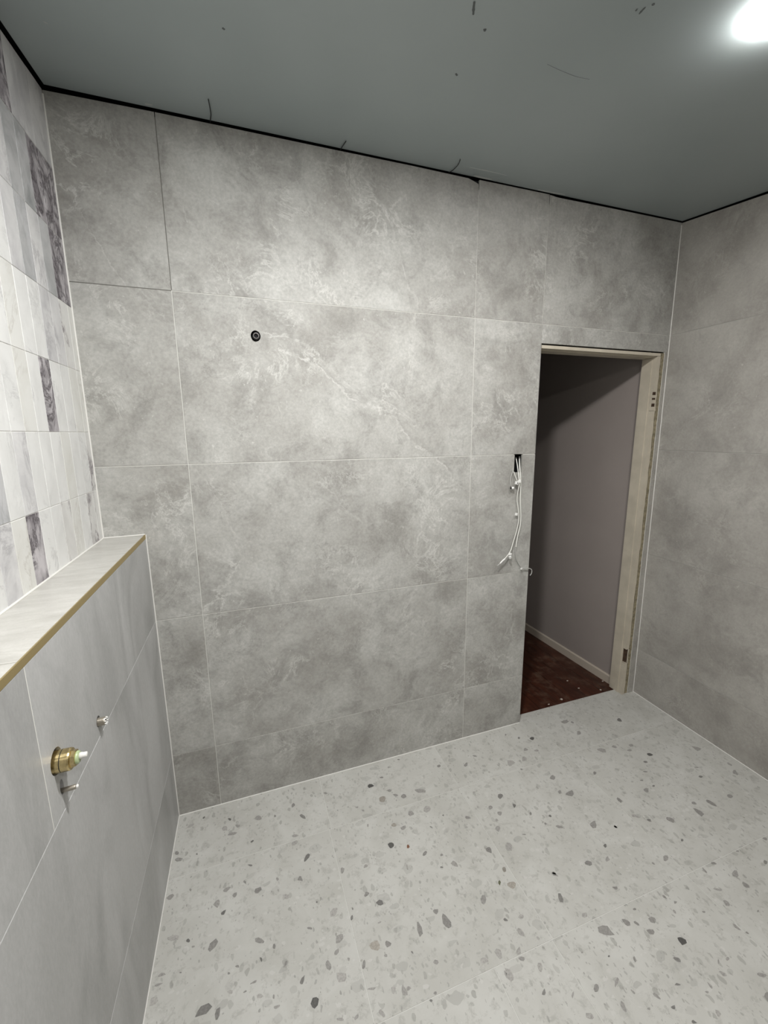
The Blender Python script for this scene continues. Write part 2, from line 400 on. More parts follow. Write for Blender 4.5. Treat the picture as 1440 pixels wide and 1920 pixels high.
# ---------------------------------------------------------------- floor
M_GROUTF = simple('floor_grout', (0.64, 0.635, 0.61), 0.85)
mb = MB(); mb.box(-0.45, 2.55, Y_FRONT - 0.1, 0.055, -0.12, -0.0010)
floor = mb.build('floor', M_GROUTF, kind='structure')
ROWA, ROWB = -0.276, -0.886
rows = [(0.055, ROWA, [-0.167, 0.433, 1.03, 1.63, 2.45]),
        (ROWA, ROWB, [-0.175, 0.425, 1.025, 1.63, 2.226, 2.45]),
        (ROWB, ROWB - 0.6, [-0.19, 0.205, 0.805, 1.02, 1.62, 2.22, 2.45]),
        (ROWB - 0.6, ROWB - 1.2, [-0.2, 0.41, 1.01, 1.61, 2.21, 2.45]),
        (ROWB - 1.2, ROWB - 1.8, [-0.2, 0.21, 0.81, 1.41, 2.01, 2.45]),
        (ROWB - 1.8, Y_FRONT, [-0.2, 0.41, 1.01, 1.61, 2.21, 2.45])]
for ri, (ya, yb, xs) in enumerate(rows):
    for i in range(len(xs) - 1):
        xa, xb = xs[i], xs[i + 1]
        if i == len(xs) - 2: xb = xr(0, (ya + yb) / 2) + 0.004
        if i == 0: xa = xg(ya) - 0.008
        if ri == 0:
            # runs under the door opening; elsewhere stops at the wall
            if i == 0 or i == 1 or i == 2 or i == 3:
                pass
        y1 = ya if (ri != 0) else -0.0005
        tile('tile', (xa + 0.0009, xb - 0.0009, yb + 0.0009, y1 - (0.0009 if ri else 0)), fr_floor, M_TERR, floor, th=0.01, ch=0.0003)
tile('tile', (1.562, 2.352, 0.0, 0.055), fr_floor, M_TERR, floor, th=0.01, ch=0.0006)

CHIPS = "1542,-126,138,-49,-85,-107,95,0;1177,-374,116,-41,-84,-123,75,0;1479,-466,242,-37,-94,-134,60,0;1799,-81,223,-50,-106,-130,50,0;1834,-98,29,-94,-78,-47,60,0;1808,-177,118,-42,-121,-126,50,0;1123,-166,141,110,46,-81,60,0;1467,-369,135,-48,-111,-129,55,0;1414,-231,129,-46,-102,-134,40,0;1337,-229,192,-68,-126,-176,35,0;1194,-131,122,-60,-39,-56,55,0;1205,-436,-64,-87,-68,24,80,0;1103,-408,23,-100,-107,-43,55,0;994,-568,42,-138,-126,-45,70,0;1076,-503,128,-45,-84,-124,45,0;1124,-447,-76,-112,-89,32,50,0;986,-419,110,-60,-45,-60,60,0;1321,-581,121,-93,-67,-51,55,0;1317,-528,30,-52,-58,-32,80,0;1247,-492,-25,-69,-53,0,65,0;1275,-551,8,-50,-60,-20,60,0;1460,-618,-146,-144,-140,50,55,0;1674,-414,94,-33,-91,-89,65,0;1821,-314,197,-136,-137,-108,45,0;1430,-705,-42,-78,-71,2,80,0;1316,-736,97,-90,-119,-70,65,0;1072,-583,-55,-200,-178,3,40,0;1005,-651,-50,-107,-85,15,60,1;1462,-181,120,-43,-73,-94,50,0;1481,-100,69,-25,-51,-68,70,0;1428,-56,50,-18,-40,-57,60,0;1507,-205,133,-47,-55,-68,45,0;1441,-445,-4,-94,-110,-31,55,0;1900,-317,77,-104,-98,-61,50,0;1535,-657,23,-68,-58,-22,75,0;1169,-722,48,-69,-54,-26,60,0;1162,-560,79,-37,-17,-19,60,0;1094,-469,-51,-76,-66,23,45,0;1360,-280,63,-41,-38,-39,60,0;1397,-748,-86,-80,-79,28,45,0;2097,-173,50,-121,-142,-81,80,0;2024,-416,123,-86,-105,-70,95,0;1991,-338,121,-43,-94,-81,50,0;1953,-362,132,-47,-65,-56,50,0;1960,-444,94,-57,-70,-49,75,0;1906,-489,99,-49,-38,-28,70,0;1845,-520,85,-30,-39,-33,65,0;1868,-561,85,-13,-47,-47,75,0;1815,-568,-28,-111,-158,-35,55,0;1658,-567,14,-129,-99,-33,65,0;2122,-597,102,-36,-92,-62,70,0;2284,-465,110,-170,-158,-76,45,0;2161,-552,110,-67,-56,-33,45,0;2300,-634,-4,-148,-152,-45,50,0;2376,-668,33,-141,-110,-37,85,0;2329,-592,42,-107,-89,-34,45,0;2020,-711,75,-191,-108,-39,60,0;1924,-723,11,-243,-156,-44,60,0;1949,-687,73,-64,-82,-42,55,0;1777,-709,98,-154,-140,-60,55,0;2133,-714,71,-93,-130,-54,55,0;1735,-788,-28,-53,-81,-5,75,0;1690,-681,62,-68,-73,-37,75,0;1655,-649,137,-112,-69,-42,40,0;1536,-658,48,-66,-41,-21,70,0;1607,-818,-119,-91,-109,38,50,0;1758,-893,79,-62,-77,-35,60,0;1892,-891,63,-29,-38,-21,60,0;2049,-894,51,-60,-80,-29,55,0;1944,-953,-3,-69,-93,-17,65,0;1545,-818,21,-57,-48,-15,55,0;877,-713,-83,-163,-117,31,55,0;961,-685,-36,-81,-53,10,80,2;913,-791,58,-57,-45,-27,75,0;938,-835,19,-145,-97,-12,40,0;1169,-727,68,-96,-60,-29,60,0;1132,-798,-62,-169,-90,5,70,0;897,-896,108,-57,-45,-41,55,0;901,-876,104,81,54,-35,40,0;838,-861,-7,-165,-109,1,35,0;838,-915,-8,-182,-105,2,35,0;909,-983,68,67,46,-20,70,0;1058,-1026,103,85,72,-31,60,0;1202,-926,160,-165,-156,-69,55,0;1171,-867,105,-37,-75,-77,35,0;937,-932,-66,-128,-86,18,35,0;983,-1015,81,60,33,-17,40,0;1155,-980,36,-12,-25,-24,85,0;1084,-945,33,-11,-16,-17,60,0;998,-704,150,-53,-79,-110,40,1;1339,-836,76,-55,-55,-33,65,0;968,-800,105,-37,-51,-68,35,0;828,-913,-17,-109,-35,3,40,0;994,-1066,95,-70,-79,-39,40,0;786,-862,88,-66,-75,-55,30,0;980,-869,17,-72,-48,-9,35,0;1284,-927,62,-118,-105,-32,60,0;1313,-942,59,-83,-58,-20,60,0;1335,-975,108,-74,-89,-47,60,0;1373,-952,89,-78,-118,-54,55,0;1407,-1026,60,-124,-139,-34,100,0;1345,-1055,88,-80,-64,-25,70,0;1223,-1012,-41,-81,-42,4,60,0;1475,-916,24,-77,-49,-12,60,0;1698,-900,-25,-111,-56,-7,55,0;1791,-945,-72,-117,-163,-4,50,0;1784,-983,-2,-111,-111,-19,60,0;1657,-999,26,-121,-102,-21,50,0;1611,-1059,21,-118,-60,-10,50,0;1625,-1080,36,-43,-45,-13,60,0;1230,-1130,18,-42,-72,-12,75,0;1289,-1098,78,-34,-34,-21,75,0;1123,-1036,136,76,36,-23,50,0;1376,-1131,-2,-90,-44,-3,50,0;1440,-1125,40,-81,-71,-14,40,0;1545,-1165,111,-74,-74,-27,50,0;1162,-1109,47,-16,-29,-24,50,0;1152,-1067,9,-62,-37,-4,50,0;1098,-1083,-51,-119,-77,8,50,0;1208,-1097,41,-92,-64,-12,50,0;1254,-1170,58,-44,-46,-17,80,0;1505,-1201,-111,-85,-86,19,60,0;1556,-992,50,-28,-40,-21,55,0;1730,-1051,44,-15,-42,-24,60,0;1459,-1101,-65,-49,-31,9,45,0;1492,-1105,56,-20,-52,-33,45,0;1494,-939,3,-46,-69,-12,50,0;1464,-960,-15,-66,-47,-4,50,0;1344,-909,48,-27,-39,-25,60,0;1673,-959,125,-73,-56,-28,40,0;1352,-1138,45,-29,-35,-15,50,0;1336,-1179,-25,-74,-74,2,35,0;648,-128,145,-51,-34,-111,100,0;677,-212,144,101,71,-141,50,1;641,-423,128,-45,-47,-130,95,0;702,-450,-4,-87,-62,-1,70,3;331,-182,112,-129,-50,-66,70,0;320,-360,117,136,55,-59,80,0;709,-99,94,-33,-16,-49,70,0;720,-181,119,-42,-25,-70,55,0;738,-212,107,-65,-31,-56,55,0;771,-230,127,-77,-65,-112,60,0;850,-229,248,-118,-59,-111,50,0;770,-321,123,-44,-51,-121,50,0;680,-346,119,-42,-34,-93,45,1;715,-370,141,4,-5,-96,50,0;842,-324,169,-60,-68,-147,35,0;444,-97,94,-56,-23,-65,55,0;437,-454,63,112,67,-44,50,0;534,-602,127,-69,-49,-87,80,0;498,-562,92,42,38,-67,60,0;522,-467,86,53,34,-54,45,0;752,-497,108,82,45,-56,65,0;811,-524,64,-23,-21,-42,65,0;840,-571,65,-127,-91,-43,45,0;791,-566,68,-24,-13,-25,80,0;328,-528,33,-12,-5,-28,80,0;706,-691,89,31,37,-75,60,0;285,-432,64,-88,-64,-47,60,0;996,-128,112,50,14,-89,65,0;765,-54,89,-32,-12,-32,60,0;825,-24,68,-24,-15,-40,70,0;559,-215,71,-10,-6,-55,45,0;579,-239,37,-68,-40,-29,50,0;668,-523,-14,-119,-38,3,40,0;893,-374,40,-14,-17,-33,80,0;823,-407,43,-57,-28,-22,60,0;578,-313,-26,-85,-35,12,45,0;379,-577,146,110,75,-87,30,0;431,-615,43,69,35,-22,75,0;378,-657,121,104,90,-87,45,0;362,-689,88,74,51,-48,45,0;331,-712,1,-147,-90,18,50,0;362,-754,180,-63,-31,-132,30,0;277,-785,80,137,98,-57,95,0;251,-723,79,90,47,-36,75,0;434,-748,59,108,48,-25,60,0;632,-718,-48,-223,-99,19,60,0;725,-729,-17,-253,-132,6,65,0;520,-721,28,-104,-101,-11,60,0;481,-717,46,-155,-149,-17,35,1;293,-598,83,-43,-12,-32,60,0;439,-810,142,-33,-4,-35,45,0;383,-853,70,48,39,-34,45,0;645,-816,80,-28,-29,-59,50,0;528,-845,-5,-135,-80,11,45,0;542,-845,69,-24,-21,-51,50,0;499,-835,-42,-114,-69,24,30,0;611,-880,53,-19,-19,-39,60,0;592,-891,-8,-40,-44,9,75,0;585,-769,12,-50,-25,-2,75,0;504,-749,52,-18,-15,-42,50,0;393,-720,-2,-54,-40,8,50,0;338,-843,114,-48,-11,-31,40,0;451,-870,43,-94,-63,-9,40,0;515,-658,72,3,4,-26,40,0;440,-589,-3,-48,-33,6,60,0;-67,-45,57,44,28,-48,85,0;37,-90,80,-28,1,-77,85,0;149,-123,164,-5,19,-118,50,0;297,-113,73,102,47,-55,65,0;46,-163,200,-29,11,-74,50,0;68,-134,85,-89,-38,-66,50,0;18,-127,130,-46,4,-144,35,0;123,-223,74,33,21,-43,85,0;-156,-176,52,50,58,-77,60,0;-145,-205,161,-57,11,-93,50,0;-154,-340,117,64,54,-78,50,0;113,-319,101,-55,-8,-40,70,0;93,-376,45,-85,-32,-12,65,0;-91,-339,5,-56,-41,15,60,0;136,-419,142,33,43,-99,65,0;31,-380,153,39,34,-71,50,0;59,-409,55,80,64,-61,55,0;2,-416,77,118,89,-82,45,0;23,-454,73,63,42,-49,85,0;289,-257,129,-25,0,-69,45,0;285,-287,137,37,30,-90,40,0;206,-405,-6,-69,-54,19,50,0;-81,-205,4,-52,-37,13,65,0;-116,-67,142,56,33,-69,30,0;218,-139,-5,-67,-45,16,60,0;229,-475,142,-76,-25,-84,30,0;-82,-502,69,-47,-16,-51,85,0;-5,-541,137,125,82,-86,60,0;-129,-478,180,-33,28,-96,30,0;136,-579,145,-87,-28,-74,55,0;178,-609,-6,-78,-47,16,65,0;137,-630,17,-74,-32,4,85,0;209,-666,45,73,37,-25,65,0;-21,-696,236,59,87,-125,75,0;16,-717,39,122,72,-41,70,0;-149,-570,114,10,30,-55,45,0;-153,-592,111,-2,15,-30,50,0;68,-625,71,-36,-8,-37,55,0;43,-633,44,-16,1,-35,55,0;-95,-583,37,-1,11,-25,70,0;113,-680,96,13,16,-31,50,0;88,-694,51,12,14,-22,55,0;174,-758,116,9,18,-39,45,0;167,-733,-4,-55,-30,11,55,0;48,-680,92,-32,1,-52,30,0;-161,-629,62,99,99,-79,25,0;-65,-525,65,-12,9,-33,50,0;128,-718,106,-37,-3,-75,25,0"
rng = random.Random(3)
mb = MB(); cols = []
TONE = {0: (0.62, 0.60, 0.57), 1: (0.62, 0.575, 0.51), 2: (0.45, 0.46, 0.28), 3: (0.55, 0.25, 0.14)}
for c in CHIPS.split(';'):
    x, y, ax, ay, bx, by, dk, tn = [int(k) for k in c.split(',')]
    x /= 1000; y /= 1000; ax /= 1e4; ay /= 1e4; bx /= 1e4; by /= 1e4; dk /= 100
    if y > 0.045: continue
    if x > xr(0, y) - 0.015 or x < xg(y) + 0.015: continue
    n = rng.choice((6, 7, 8, 9)); a0 = rng.random() * 6.28; tap = rng.uniform(-0.5, 0.5)
    vs = []
    for k in range(n):
        a = a0 + 2 * math.pi * (k + rng.uniform(-0.22, 0.22)) / n; rr = rng.uniform(0.72, 1.12)
        tp = 1 - tap * math.cos(a)
        px = x + (ax * math.cos(a) + bx * math.sin(a) * tp) * rr; py = y + (ay * math.cos(a) + by * math.sin(a) * tp) * rr
        px = max(xg(py) + 0.002, min(px, xr(0, py) - 0.002)); py = min(py, 0.052 if 1.57 < px < 2.3 else -0.002)
        vs.append((px, py, 0.00035))
    k0 = len(mb.v); mb.add(vs, [tuple(range(n))])
    lum = 0.50 * (1 - 0.84 * dk)
    t = TONE[tn]; cols.append(tuple(min(1, lum * q / 0.60) for q in t))
me = bpy.data.meshes.new('terrazzo_chip'); me.from_pydata(mb.v, [], mb.f)
ca = me.color_attributes.new('chip', 'FLOAT_COLOR', 'CORNER')
for p, c in zip(me.polygons, cols):
    for li in p.loop_indices: ca.data[li].color = (*c, 1)
bm = bmesh.new(); bm.from_mesh(me)
for f in bm.faces:
    if f.normal.z < 0: f.normal_flip()
bm.to_mesh(me); bm.free()
link('terrazzo_chip', me, M_CHIP, floor, kind='stuff', label='grey and brown stone chips showing in the pale terrazzo')

# ---------------------------------------------------------------- ceiling
mb = MB()
# the board stops short of the walls, leaving a dark gap that is widest at the marble side
cpl = [(xl(2.6, 0) + 0.010, -0.0095), (0.6, -0.0060), (1.26, -0.0050), (1.5, -0.0050), (xr(2.6, 0) - 0.0065, -0.0060), (xr(2.3, Y_FRONT) - 0.012, Y_FRONT - 0.02), (xl(2.3, Y_FRONT) + 0.008, Y_FRONT - 0.02)]
V = [(x, y, ceil_z(y) + h) for h in (0, 0.013) for x, y in cpl]; n = len(cpl)
mb.add(V, [tuple(range(n)), tuple(range(2 * n - 1, n - 1, -1))] + [(i, (i + 1) % n, n + (i + 1) % n, n + i) for i in range(n)])
ceiling = mb.build('ceiling', M_CEIL, kind='structure')
mb = MB(); mb.box(-0.50, 2.60, Y_FRONT - 0.1, 0.14, 0.055, 0.075, f=lambda x, y, z: (x, y, ceil_z(y) + z)); mb.build('black_void_cap', M_BLACK, ceiling)  # added black sheet that keeps the ceiling gap dark
def ceil_patch(mb, pts, wd):
    """thin flat smear along a path on the ceiling, just proud of it"""
    P = smoothpath([(x, y, ceil_z(y) - 0.0006) for x, y in pts], 4)
    vs = []; n = len(P)
    for i, p in enumerate(P):
        t = (P[min(i + 1, n - 1)] - P[max(i - 1, 0)]).normalized(); u = t.cross(Vector((0, 0, 1))).normalized()
        ww = wd * (0.35 + 0.65 * math.sin(math.pi * (i + 0.5) / n)) * rng.uniform(0.7, 1.2)
        vs += [p + u * ww, p - u * ww, p + u * ww + Vector((0, 0, 0.0006)), p - u * ww + Vector((0, 0, 0.0006))]
    fs = []
    for i in range(n - 1):
        a = 4 * i; b = a + 4
        fs += [(a, b, b + 1, a + 1), (a, a + 2, b + 2, b), (a + 1, b + 1, b + 3, a + 3)]
    mb.add(vs, fs)
for pts, wd, m, nm in [
        ([(0.745, -0.722), (0.752, -0.707), (0.761, -0.690)], 0.0035, M_SCUFF, 'scuff_mark'),
        ([(0.807, -0.666), (0.811, -0.659)], 0.0035, M_SCUFF, 'scuff_mark'),
        ([(0.815, -0.507), (0.823, -0.501)], 0.0030, M_SCUFF, 'scuff_mark'),
        ([(0.215, -0.434), (0.221, -0.430)], 0.0030, M_SCUFF, 'scuff_mark'),
        ([(1.106, -0.829), (1.104, -0.838), (1.103, -0.848)], 0.0025, M_SCUFF, 'scuff_mark'),
        ([(1.111, -0.862), (1.114, -0.856)], 0.0030, M_SCUFF, 'scuff_mark'),
        ([(1.090, -0.838), (1.092, -0.832)], 0.0022, M_SCUFF, 'scuff_mark'),
        ([(1.021, -0.627), (1.067, -0.622), (1.124, -0.619), (1.165, -0.624)], 0.0006, M_SCRATCH, 'scratch'),
        ([(1.115, -0.067), (1.20, -0.070), (1.286, -0.067)], 0.0022, M_SMEAR, 'plaster_smear'),
        ([(1.165, -0.016), (1.20, -0.014), (1.25, -0.015)], 0.006, M_SMEAR, 'plaster_smear'),
        ([(1.48, -0.012), (1.54, -0.014), (1.62, -0.020)], 0.005, M_SMEAR, 'plaster_smear'),
        ([(0.0, -0.025), (-0.022, -0.022)], 0.004, M_SMEAR, 'plaster_smear'),
        ([(-0.196, -0.291), (-0.188, -0.287)], 0.002, M_SMEAR, 'plaster_smear')]:
    mb = MB(); ceil_patch(mb, pts, wd); mb.build(nm, m, ceiling)

# ---------------------------------------------------------------- back wall
DX0, DX1, DZ = 1.5590, 2.347, 2.0035
H = [0.0, 0.2918, 0.8904, 1.4889, 2.0875]
mb = MB()
TOPZ = 2.586
# grout-coloured bed just behind the tile faces, open behind the outlet and the switch slot
mb.box(-0.50, 0.248, 0.0016, 0.012, -0.01, TOPZ); mb.box(0.293, 1.436, 0.0016, 0.012, -0.01, TOPZ)
mb.box(0.248, 0.293, 0.0016, 0.012, -0.01, 1.932); mb.box(0.248, 0.293, 0.0016, 0.012, 1.981, TOPZ)
mb.box(1.436, 1.486, 0.0016, 0.012, -0.01, 1.399)
mb.box(1.436, 1.486, 0.0016, 0.012, 1.4895, TOPZ)
mb.box(1.486, DX0 - 0.002, 0.0016, 0.012, -0.01, TOPZ)
mb.box(DX0 - 0.002, 2.46, 0.0016, 0.012, DZ + 0.012, TOPZ)
mb.box(DX1 + 0.004, 2.46, 0.0016, 0.012, -0.01, DZ + 0.012)
wall_back = mb.build('wall_back', M_GROUT, kind='structure')
mb = MB()
mb.box(-0.50, 0.248, 0.012, 0.085, -0.01, 2.60); mb.box(0.293, 1.43, 0.012, 0.085, -0.01, 2.60); mb.box(0.248, 0.293, 0.012, 0.085, -0.01, 1.932); mb.box(0.248, 0.293, 0.012, 0.085, 1.981, 2.60); mb.box(0.248, 0.293, 0.062, 0.085, 1.932, 1.981)
mb.box(1.43, 1.492, 0.060, 0.085, -0.01, 2.60)
mb.box(1.492, DX0 - 0.006, 0.012, 0.085, -0.01, 2.60)
mb.box(1.43, 1.492, 0.012, 0.060, -0.01, 1.392); mb.box(1.43, 1.492, 0.012, 0.060, 1.497, 2.60)
mb.box(DX0 - 0.006, 2.46, 0.012, 0.085, DZ + 0.016, 2.60); mb.box(DX1 + 0.006, 2.46, 0.012, 0.085, -0.01, DZ + 0.016)
mb.box(-0.50, 2.46, 0.085, 0.10, DZ + 0.016, 2.66)
mb.build('wall_board', M_BLACK, wall_back)

colx = [-0.312, 0.0, 1.2, 1.5568]
def top_at(x, gap): return ceil_z(0) - gap
# columns 1..3 from the floor up
for ci in range(3):
    for r in range(4):
        s0 = colx[ci] + (G if ci else 0); s1 = colx[ci + 1] - (G if ci < 2 else -0.002)
        t0 = H[r] + (G if r else 0.0008); t1 = H[r + 1] - G
        if ci == 2 and r == 2:
            # tile with the switch slot cut from its top edge
            mb = MB(); th = 0.009
            poly = [(s0, t0), (s1, t0), (s1, t1), (1.4835, t1), (1.4835, 1.4015), (1.4395, 1.4015), (1.4395, t1), (s0, t1)]
            n = len(poly); V = [fr_back(a, b, 0) for a, b in poly] + [fr_back(a, b, -th) for a, b in poly]
            mb.add(V, [tuple(range(n)), tuple(range(2 * n - 1, n - 1, -1))] + [(i, (i + 1) % n, n + (i + 1) % n, n + i) for i in range(n)])
            mb.build('tile', M_STONE, wall_back, origin=fr_back((s0 + s1) / 2, (t0 + t1) / 2, 0)); continue
        kw = {}
        if ci == 1 and r == 3: kw = dict(holes=((0.2705, 1.9565, 0.0175, 0.0195),))
        tile('tile', (s0, s1, t0, t1), fr_back, M_STONE, wall_back, **kw)
# top row: cut to the ceiling, each with its own uneven upper edge
def top_tile(poly):
    mb = MB(); n = len(poly); V = [fr_back(a, b, 0) for a, b in poly] + [fr_back(a, b, -0.009) for a, b in poly]
    mb.add(V, [tuple(range(n)), tuple(range(2 * n - 1, n - 1, -1))] + [(i, (i + 1) % n, n + (i + 1) % n, n + i) for i in range(n)])
    cx = sum(p[0] for p in poly) / n; cz = sum(p[1] for p in poly) / n
    mb.build('tile', M_STONE, wall_back, origin=(cx, 0, cz))
b0 = H[4] + G
top_tile([(-0.312, b0), (-G, b0), (-G, 2.6195), (-0.312, 2.6155)])
top_tile([(G, b0), (1.2 - G, b0), (1.2 - G, 2.6050), (1.19, 2.6085), (1.15, 2.6195), (0.9, 2.6215), (0.5, 2.6200), (0.2, 2.6200), (G, 2.6195)])
top_tile([(1.2 + G, b0), (1.5568 - G, b0), (1.5568 - G, 2.6230), (1.40, 2.6225), (1.2 + G, 2.6220)])
xe = 2.385
top_tile([(1.5568 + G, b0), (xe, b0), (xe, 2.6215), (1.9, 2.6200), (1.62, 2.6180), (1.59, 2.6185), (1.575, 2.6205), (1.5568 + G, 2.6215)])
tile('tile', (1.5568 + G, xe, DZ, H[4] - G), fr_back, M_STONE, wall_back)
mb = MB()                                                             # narrow slip beside the door frame
mb.add([fr_back(*p) for p in [(2.3525, 0.0008, 0), (2.394, 0.0008, 0), (2.383, DZ - 0.001, 0), (2.3525, DZ - 0.001, 0), (2.3525, 0.0008, -0.009), (2.394, 0.0008, -0.009), (2.383, DZ - 0.001, -0.009), (2.3525, DZ - 0.001, -0.009)]],
       [(0, 1, 2, 3), (7, 6, 5, 4), (0, 4, 5, 1), (1, 5, 6, 2), (2, 6, 7, 3), (3, 7, 4, 0)])
mb.build('tile', M_STONE_R, wall_back, origin=(2.37, 0, 1.0))
M_GAP = simple('unfilled_joint', (0.16, 0.155, 0.14), 0.9)
for x0, x1, z0, z1 in ((-0.0012, 0.0012, H[4] + 0.002, 2.606), (-0.302, -0.0012, H[4] - 0.0012, H[4] + 0.0012)):
    mb = MB(); mb.box(x0, x1, 0.0006, 0.003, z0, z1); mb.build('unfilled_joint', M_GAP, wall_back)
# sealant beads along floor and corners
def bead(name, a, b, r, parent, mat=M_GROUT):
    mb = MB(); a = Vector(a); b = Vector(b); lathe(mb, [(0, r), ((b - a).length, r)], a, b - a, seg=8); return mb.build(name, mat, parent)
M_BEAD = simple('white_sealant', (0.72, 0.71, 0.68), 0.5)
bead('sealant_bead', (xg(0), -0.0005, 0.0005), (1.555, -0.0005, 0.0005), 0.0024, wall_back, M_BEAD)
bead('sealant_bead', (xl(1.235) + 0.001, -0.001, 1.235), (xl(2.60) + 0.001, -0.001, 2.605), 0.0030, wall_back, M_BEAD)
bead('sealant_bead', (xg(0) + 0.001, -0.001, 0.001), (xg(0) + 0.001, -0.001, 1.234), 0.0024, wall_back, M_BEAD)
bead('sealant_bead', (xr(0) - 0.001, -0.001, 0.001), (xr(2.6) - 0.001, -0.001, 2.61), 0.0024, wall_back, M_BEAD)

# ---------------------------------------------------------------- right wall
mb = MB()
def addwall(mb, fr, s0, s1, t0, t1, n0, n1):
    vs = [fr(s, t, n) for n in (n0, n1) for t in (t0, t1) for s in (s0, s1)]
    mb.add(vs, [(0, 1, 3, 2), (4, 6, 7, 5), (0, 4, 5, 1), (2, 3, 7, 6), (0, 2, 6, 4), (1, 5, 7, 3)])
def slope_wall(mb, fr, s0, s1, n0, n1, gap):
    z0 = ceil_z(-s0) - gap; z1 = ceil_z(-s1) - gap
    vs = [fr(s0, -0.01, n0), fr(s1, -0.01, n0), fr(s1, z1, n0), fr(s0, z0, n0), fr(s0, -0.01, n1), fr(s1, -0.01, n1), fr(s1, z1, n1), fr(s0, z0, n1)]
    mb.add(vs, [(0, 1, 2, 3), (7, 6, 5, 4), (0, 4, 5, 1), (1, 5, 6, 2), (2, 6, 7, 3), (3, 7, 4, 0)])
SF = -Y_FRONT
slope_wall(mb, fr_right, -0.01, SF, -0.0016, -0.09, 0.03)
wall_right = mb.build('wall_right', M_GROUTD, kind='structure')
def cut_tile(s0, s1, t0, fr, gap, mat, parent, gap2=None):
    gap2 = gap if gap2 is None else gap2
    poly = [(s0, t0), (s1, t0), (s1, ceil_z(-s1) - gap2), (s0, ceil_z(-s0) - gap)]
    mb = MB(); V = [fr(a, b, 0) for a, b in poly] + [fr(a, b, -0.009) for a, b in poly]
    mb.add(V, [(0, 1, 2, 3), (7, 6, 5, 4)] + [(i, (i + 1) % 4, 4 + (i + 1) % 4, 4 + i) for i in range(4)])
    return mb.build('tile', mat, parent, origin=fr((s0 + s1) / 2, t0 + 0.2, 0))
cuts_r = [0.001, 0.95, 2.15, SF]
for ci in range(3):
    a, b = cuts_r[ci] + (G if ci else 0), cuts_r[ci + 1] - (G if ci < 2 else 0)
    for r in range(4):
        tile('tile', (a, b, H[r] + (G if r else 0.0008), H[r + 1] - G), fr_right, M_STONE_R, wall_right)
    cut_tile(a, b, H[4] + G, fr_right, 0.0060, M_STONE_R, wall_right, 0.009)
bead('sealant_bead', (xr(0) - 0.0005, -0.001, 0.0005), (xr(0, Y_FRONT) - 0.0005, Y_FRONT, 0.0005), 0.0022, wall_right, M_BEAD)

# ---------------------------------------------------------------- left wall (marble)
mb = MB(); slope_wall(mb, fr_left, -0.01, SF, -0.0014, -0.09, 0.03)
wall_left = mb.build('wall_left', M_GROUT, kind='structure')
WJ = 0.0672
ss = [0.0008, 0.037] + [0.037 + WJ * k for k in range(1, 44)]
ts = [LEDGE_Z + 0.001, 1.4090, 1.6087, 1.8083, 2.0075, 2.2070, 2.4065]
KIND = {(0, 0): 'V', (0, 1): 'V', (0, 4): 'V', (0, 7): 'P', (0, 8): 'B', (0, 9): 'L', (0, 2): 'W', (0, 3): 'B', (0, 5): 'W', (0, 6): 'W',
        (1, 1): 'W', (1, 2): 'W', (1, 3): 'B', (1, 5): 'W', (1, 7): 'L', (1, 4): 'W', (1, 6): 'W', (1, 0): 'V',
        (2, 0): 'B', (2, 1): 'B', (2, 2): 'W', (2, 3): 'W', (2, 4): 'P', (2, 5): 'W', (2, 6): 'B', (2, 7): 'W',
        (3, 0): 'B', (3, 1): 'V', (3, 2): 'L', (3, 3): 'L', (3, 4): 'W', (3, 5): 'W', (3, 6): 'B', (3, 7): 'W',
        (4, 0): 'P', (4, 1): 'P', (4, 2): 'G', (4, 3): 'L', (4, 4): 'G', (4, 5): 'L', (4, 6): 'W',
        (5, 0): 'P', (5, 1): 'P', (5, 2): 'P', (5, 3): 'G', (5, 4): 'G', (5, 5): 'L', (5, 6): 'L',
        (6, 0): 'L', (6, 1): 'L', (6, 2): 'L', (6, 3): 'L', (6, 4): 'P', (6, 5): 'P'}
MK = {'W': M_MW, 'B': M_MB, 'G': M_MG, 'L': M_ML, 'P': M_MP, 'V': M_MV}
rest = MB()
for c in range(len(ss) - 1):
    s0, s1 = ss[c] + (0.0007 if c else 0), ss[c + 1] - 0.0007
    for r in range(7):
        rk = random.Random(c * 31 + r * 7 + 5)
        k = KIND.get((r, c)) or rk.choices('WBGLPV', (10, 4, 1.5, 3, 1, 2))[0]
        top = (ts[r + 1] - 0.0007) if r < 6 else None
        if top is None or top > ceil_z(-s1) - 0.013:
            if ts[r] + 0.02 > ceil_z(-s1) - 0.013: continue
        proud = rk.uniform(-0.0003, 0.0003)
        fr = (lambda pr: (lambda s, t, n: fr_left(s, t, n + pr)))(proud)
        b0_ = ts[r] + (0.0008 if r else 0)
        if c > 30:
            tile_mb(rest, (s0, s1, b0_, min(top or 9, ceil_z(-s1) - 0.013)), fr, ch=0.0009); continue
        if top is None or top > ceil_z(-s1) - 0.013:
            o = cut_tile(s0, s1, b0_, fr, 0.0085, MK[k], wall_left)
        else:
            o = tile('tile', (s0, s1, b0_, top), fr, MK[k], wall_left, ch=0.0009)
rest.build('marble_tile', M_MW, wall_left, kind='stuff')

# ---------------------------------------------------------------- low ledge wall
mb = MB()
def ledge_box(mb, y0, y1, nx0, nx1, z0, z1):
    pass
vs = []
for y in (0.001, Y_FRONT):
    vs += [(xl(0.6, y) - 0.02, y, -0.01), (xg(y) - 0.0014, y, -0.01), (xg(y) - 0.0014, y, 1.2180), (xg(y) - 0.008, y, 1.2306), (xl(1.23, y) - 0.002, y, 1.2306)]
mb.add(vs, [(0, 1, 2, 3, 4), (9, 8, 7, 6, 5)] + [(i, 5 + i, 5 + (i + 1) % 5, (i + 1) % 5) for i in range(5)])
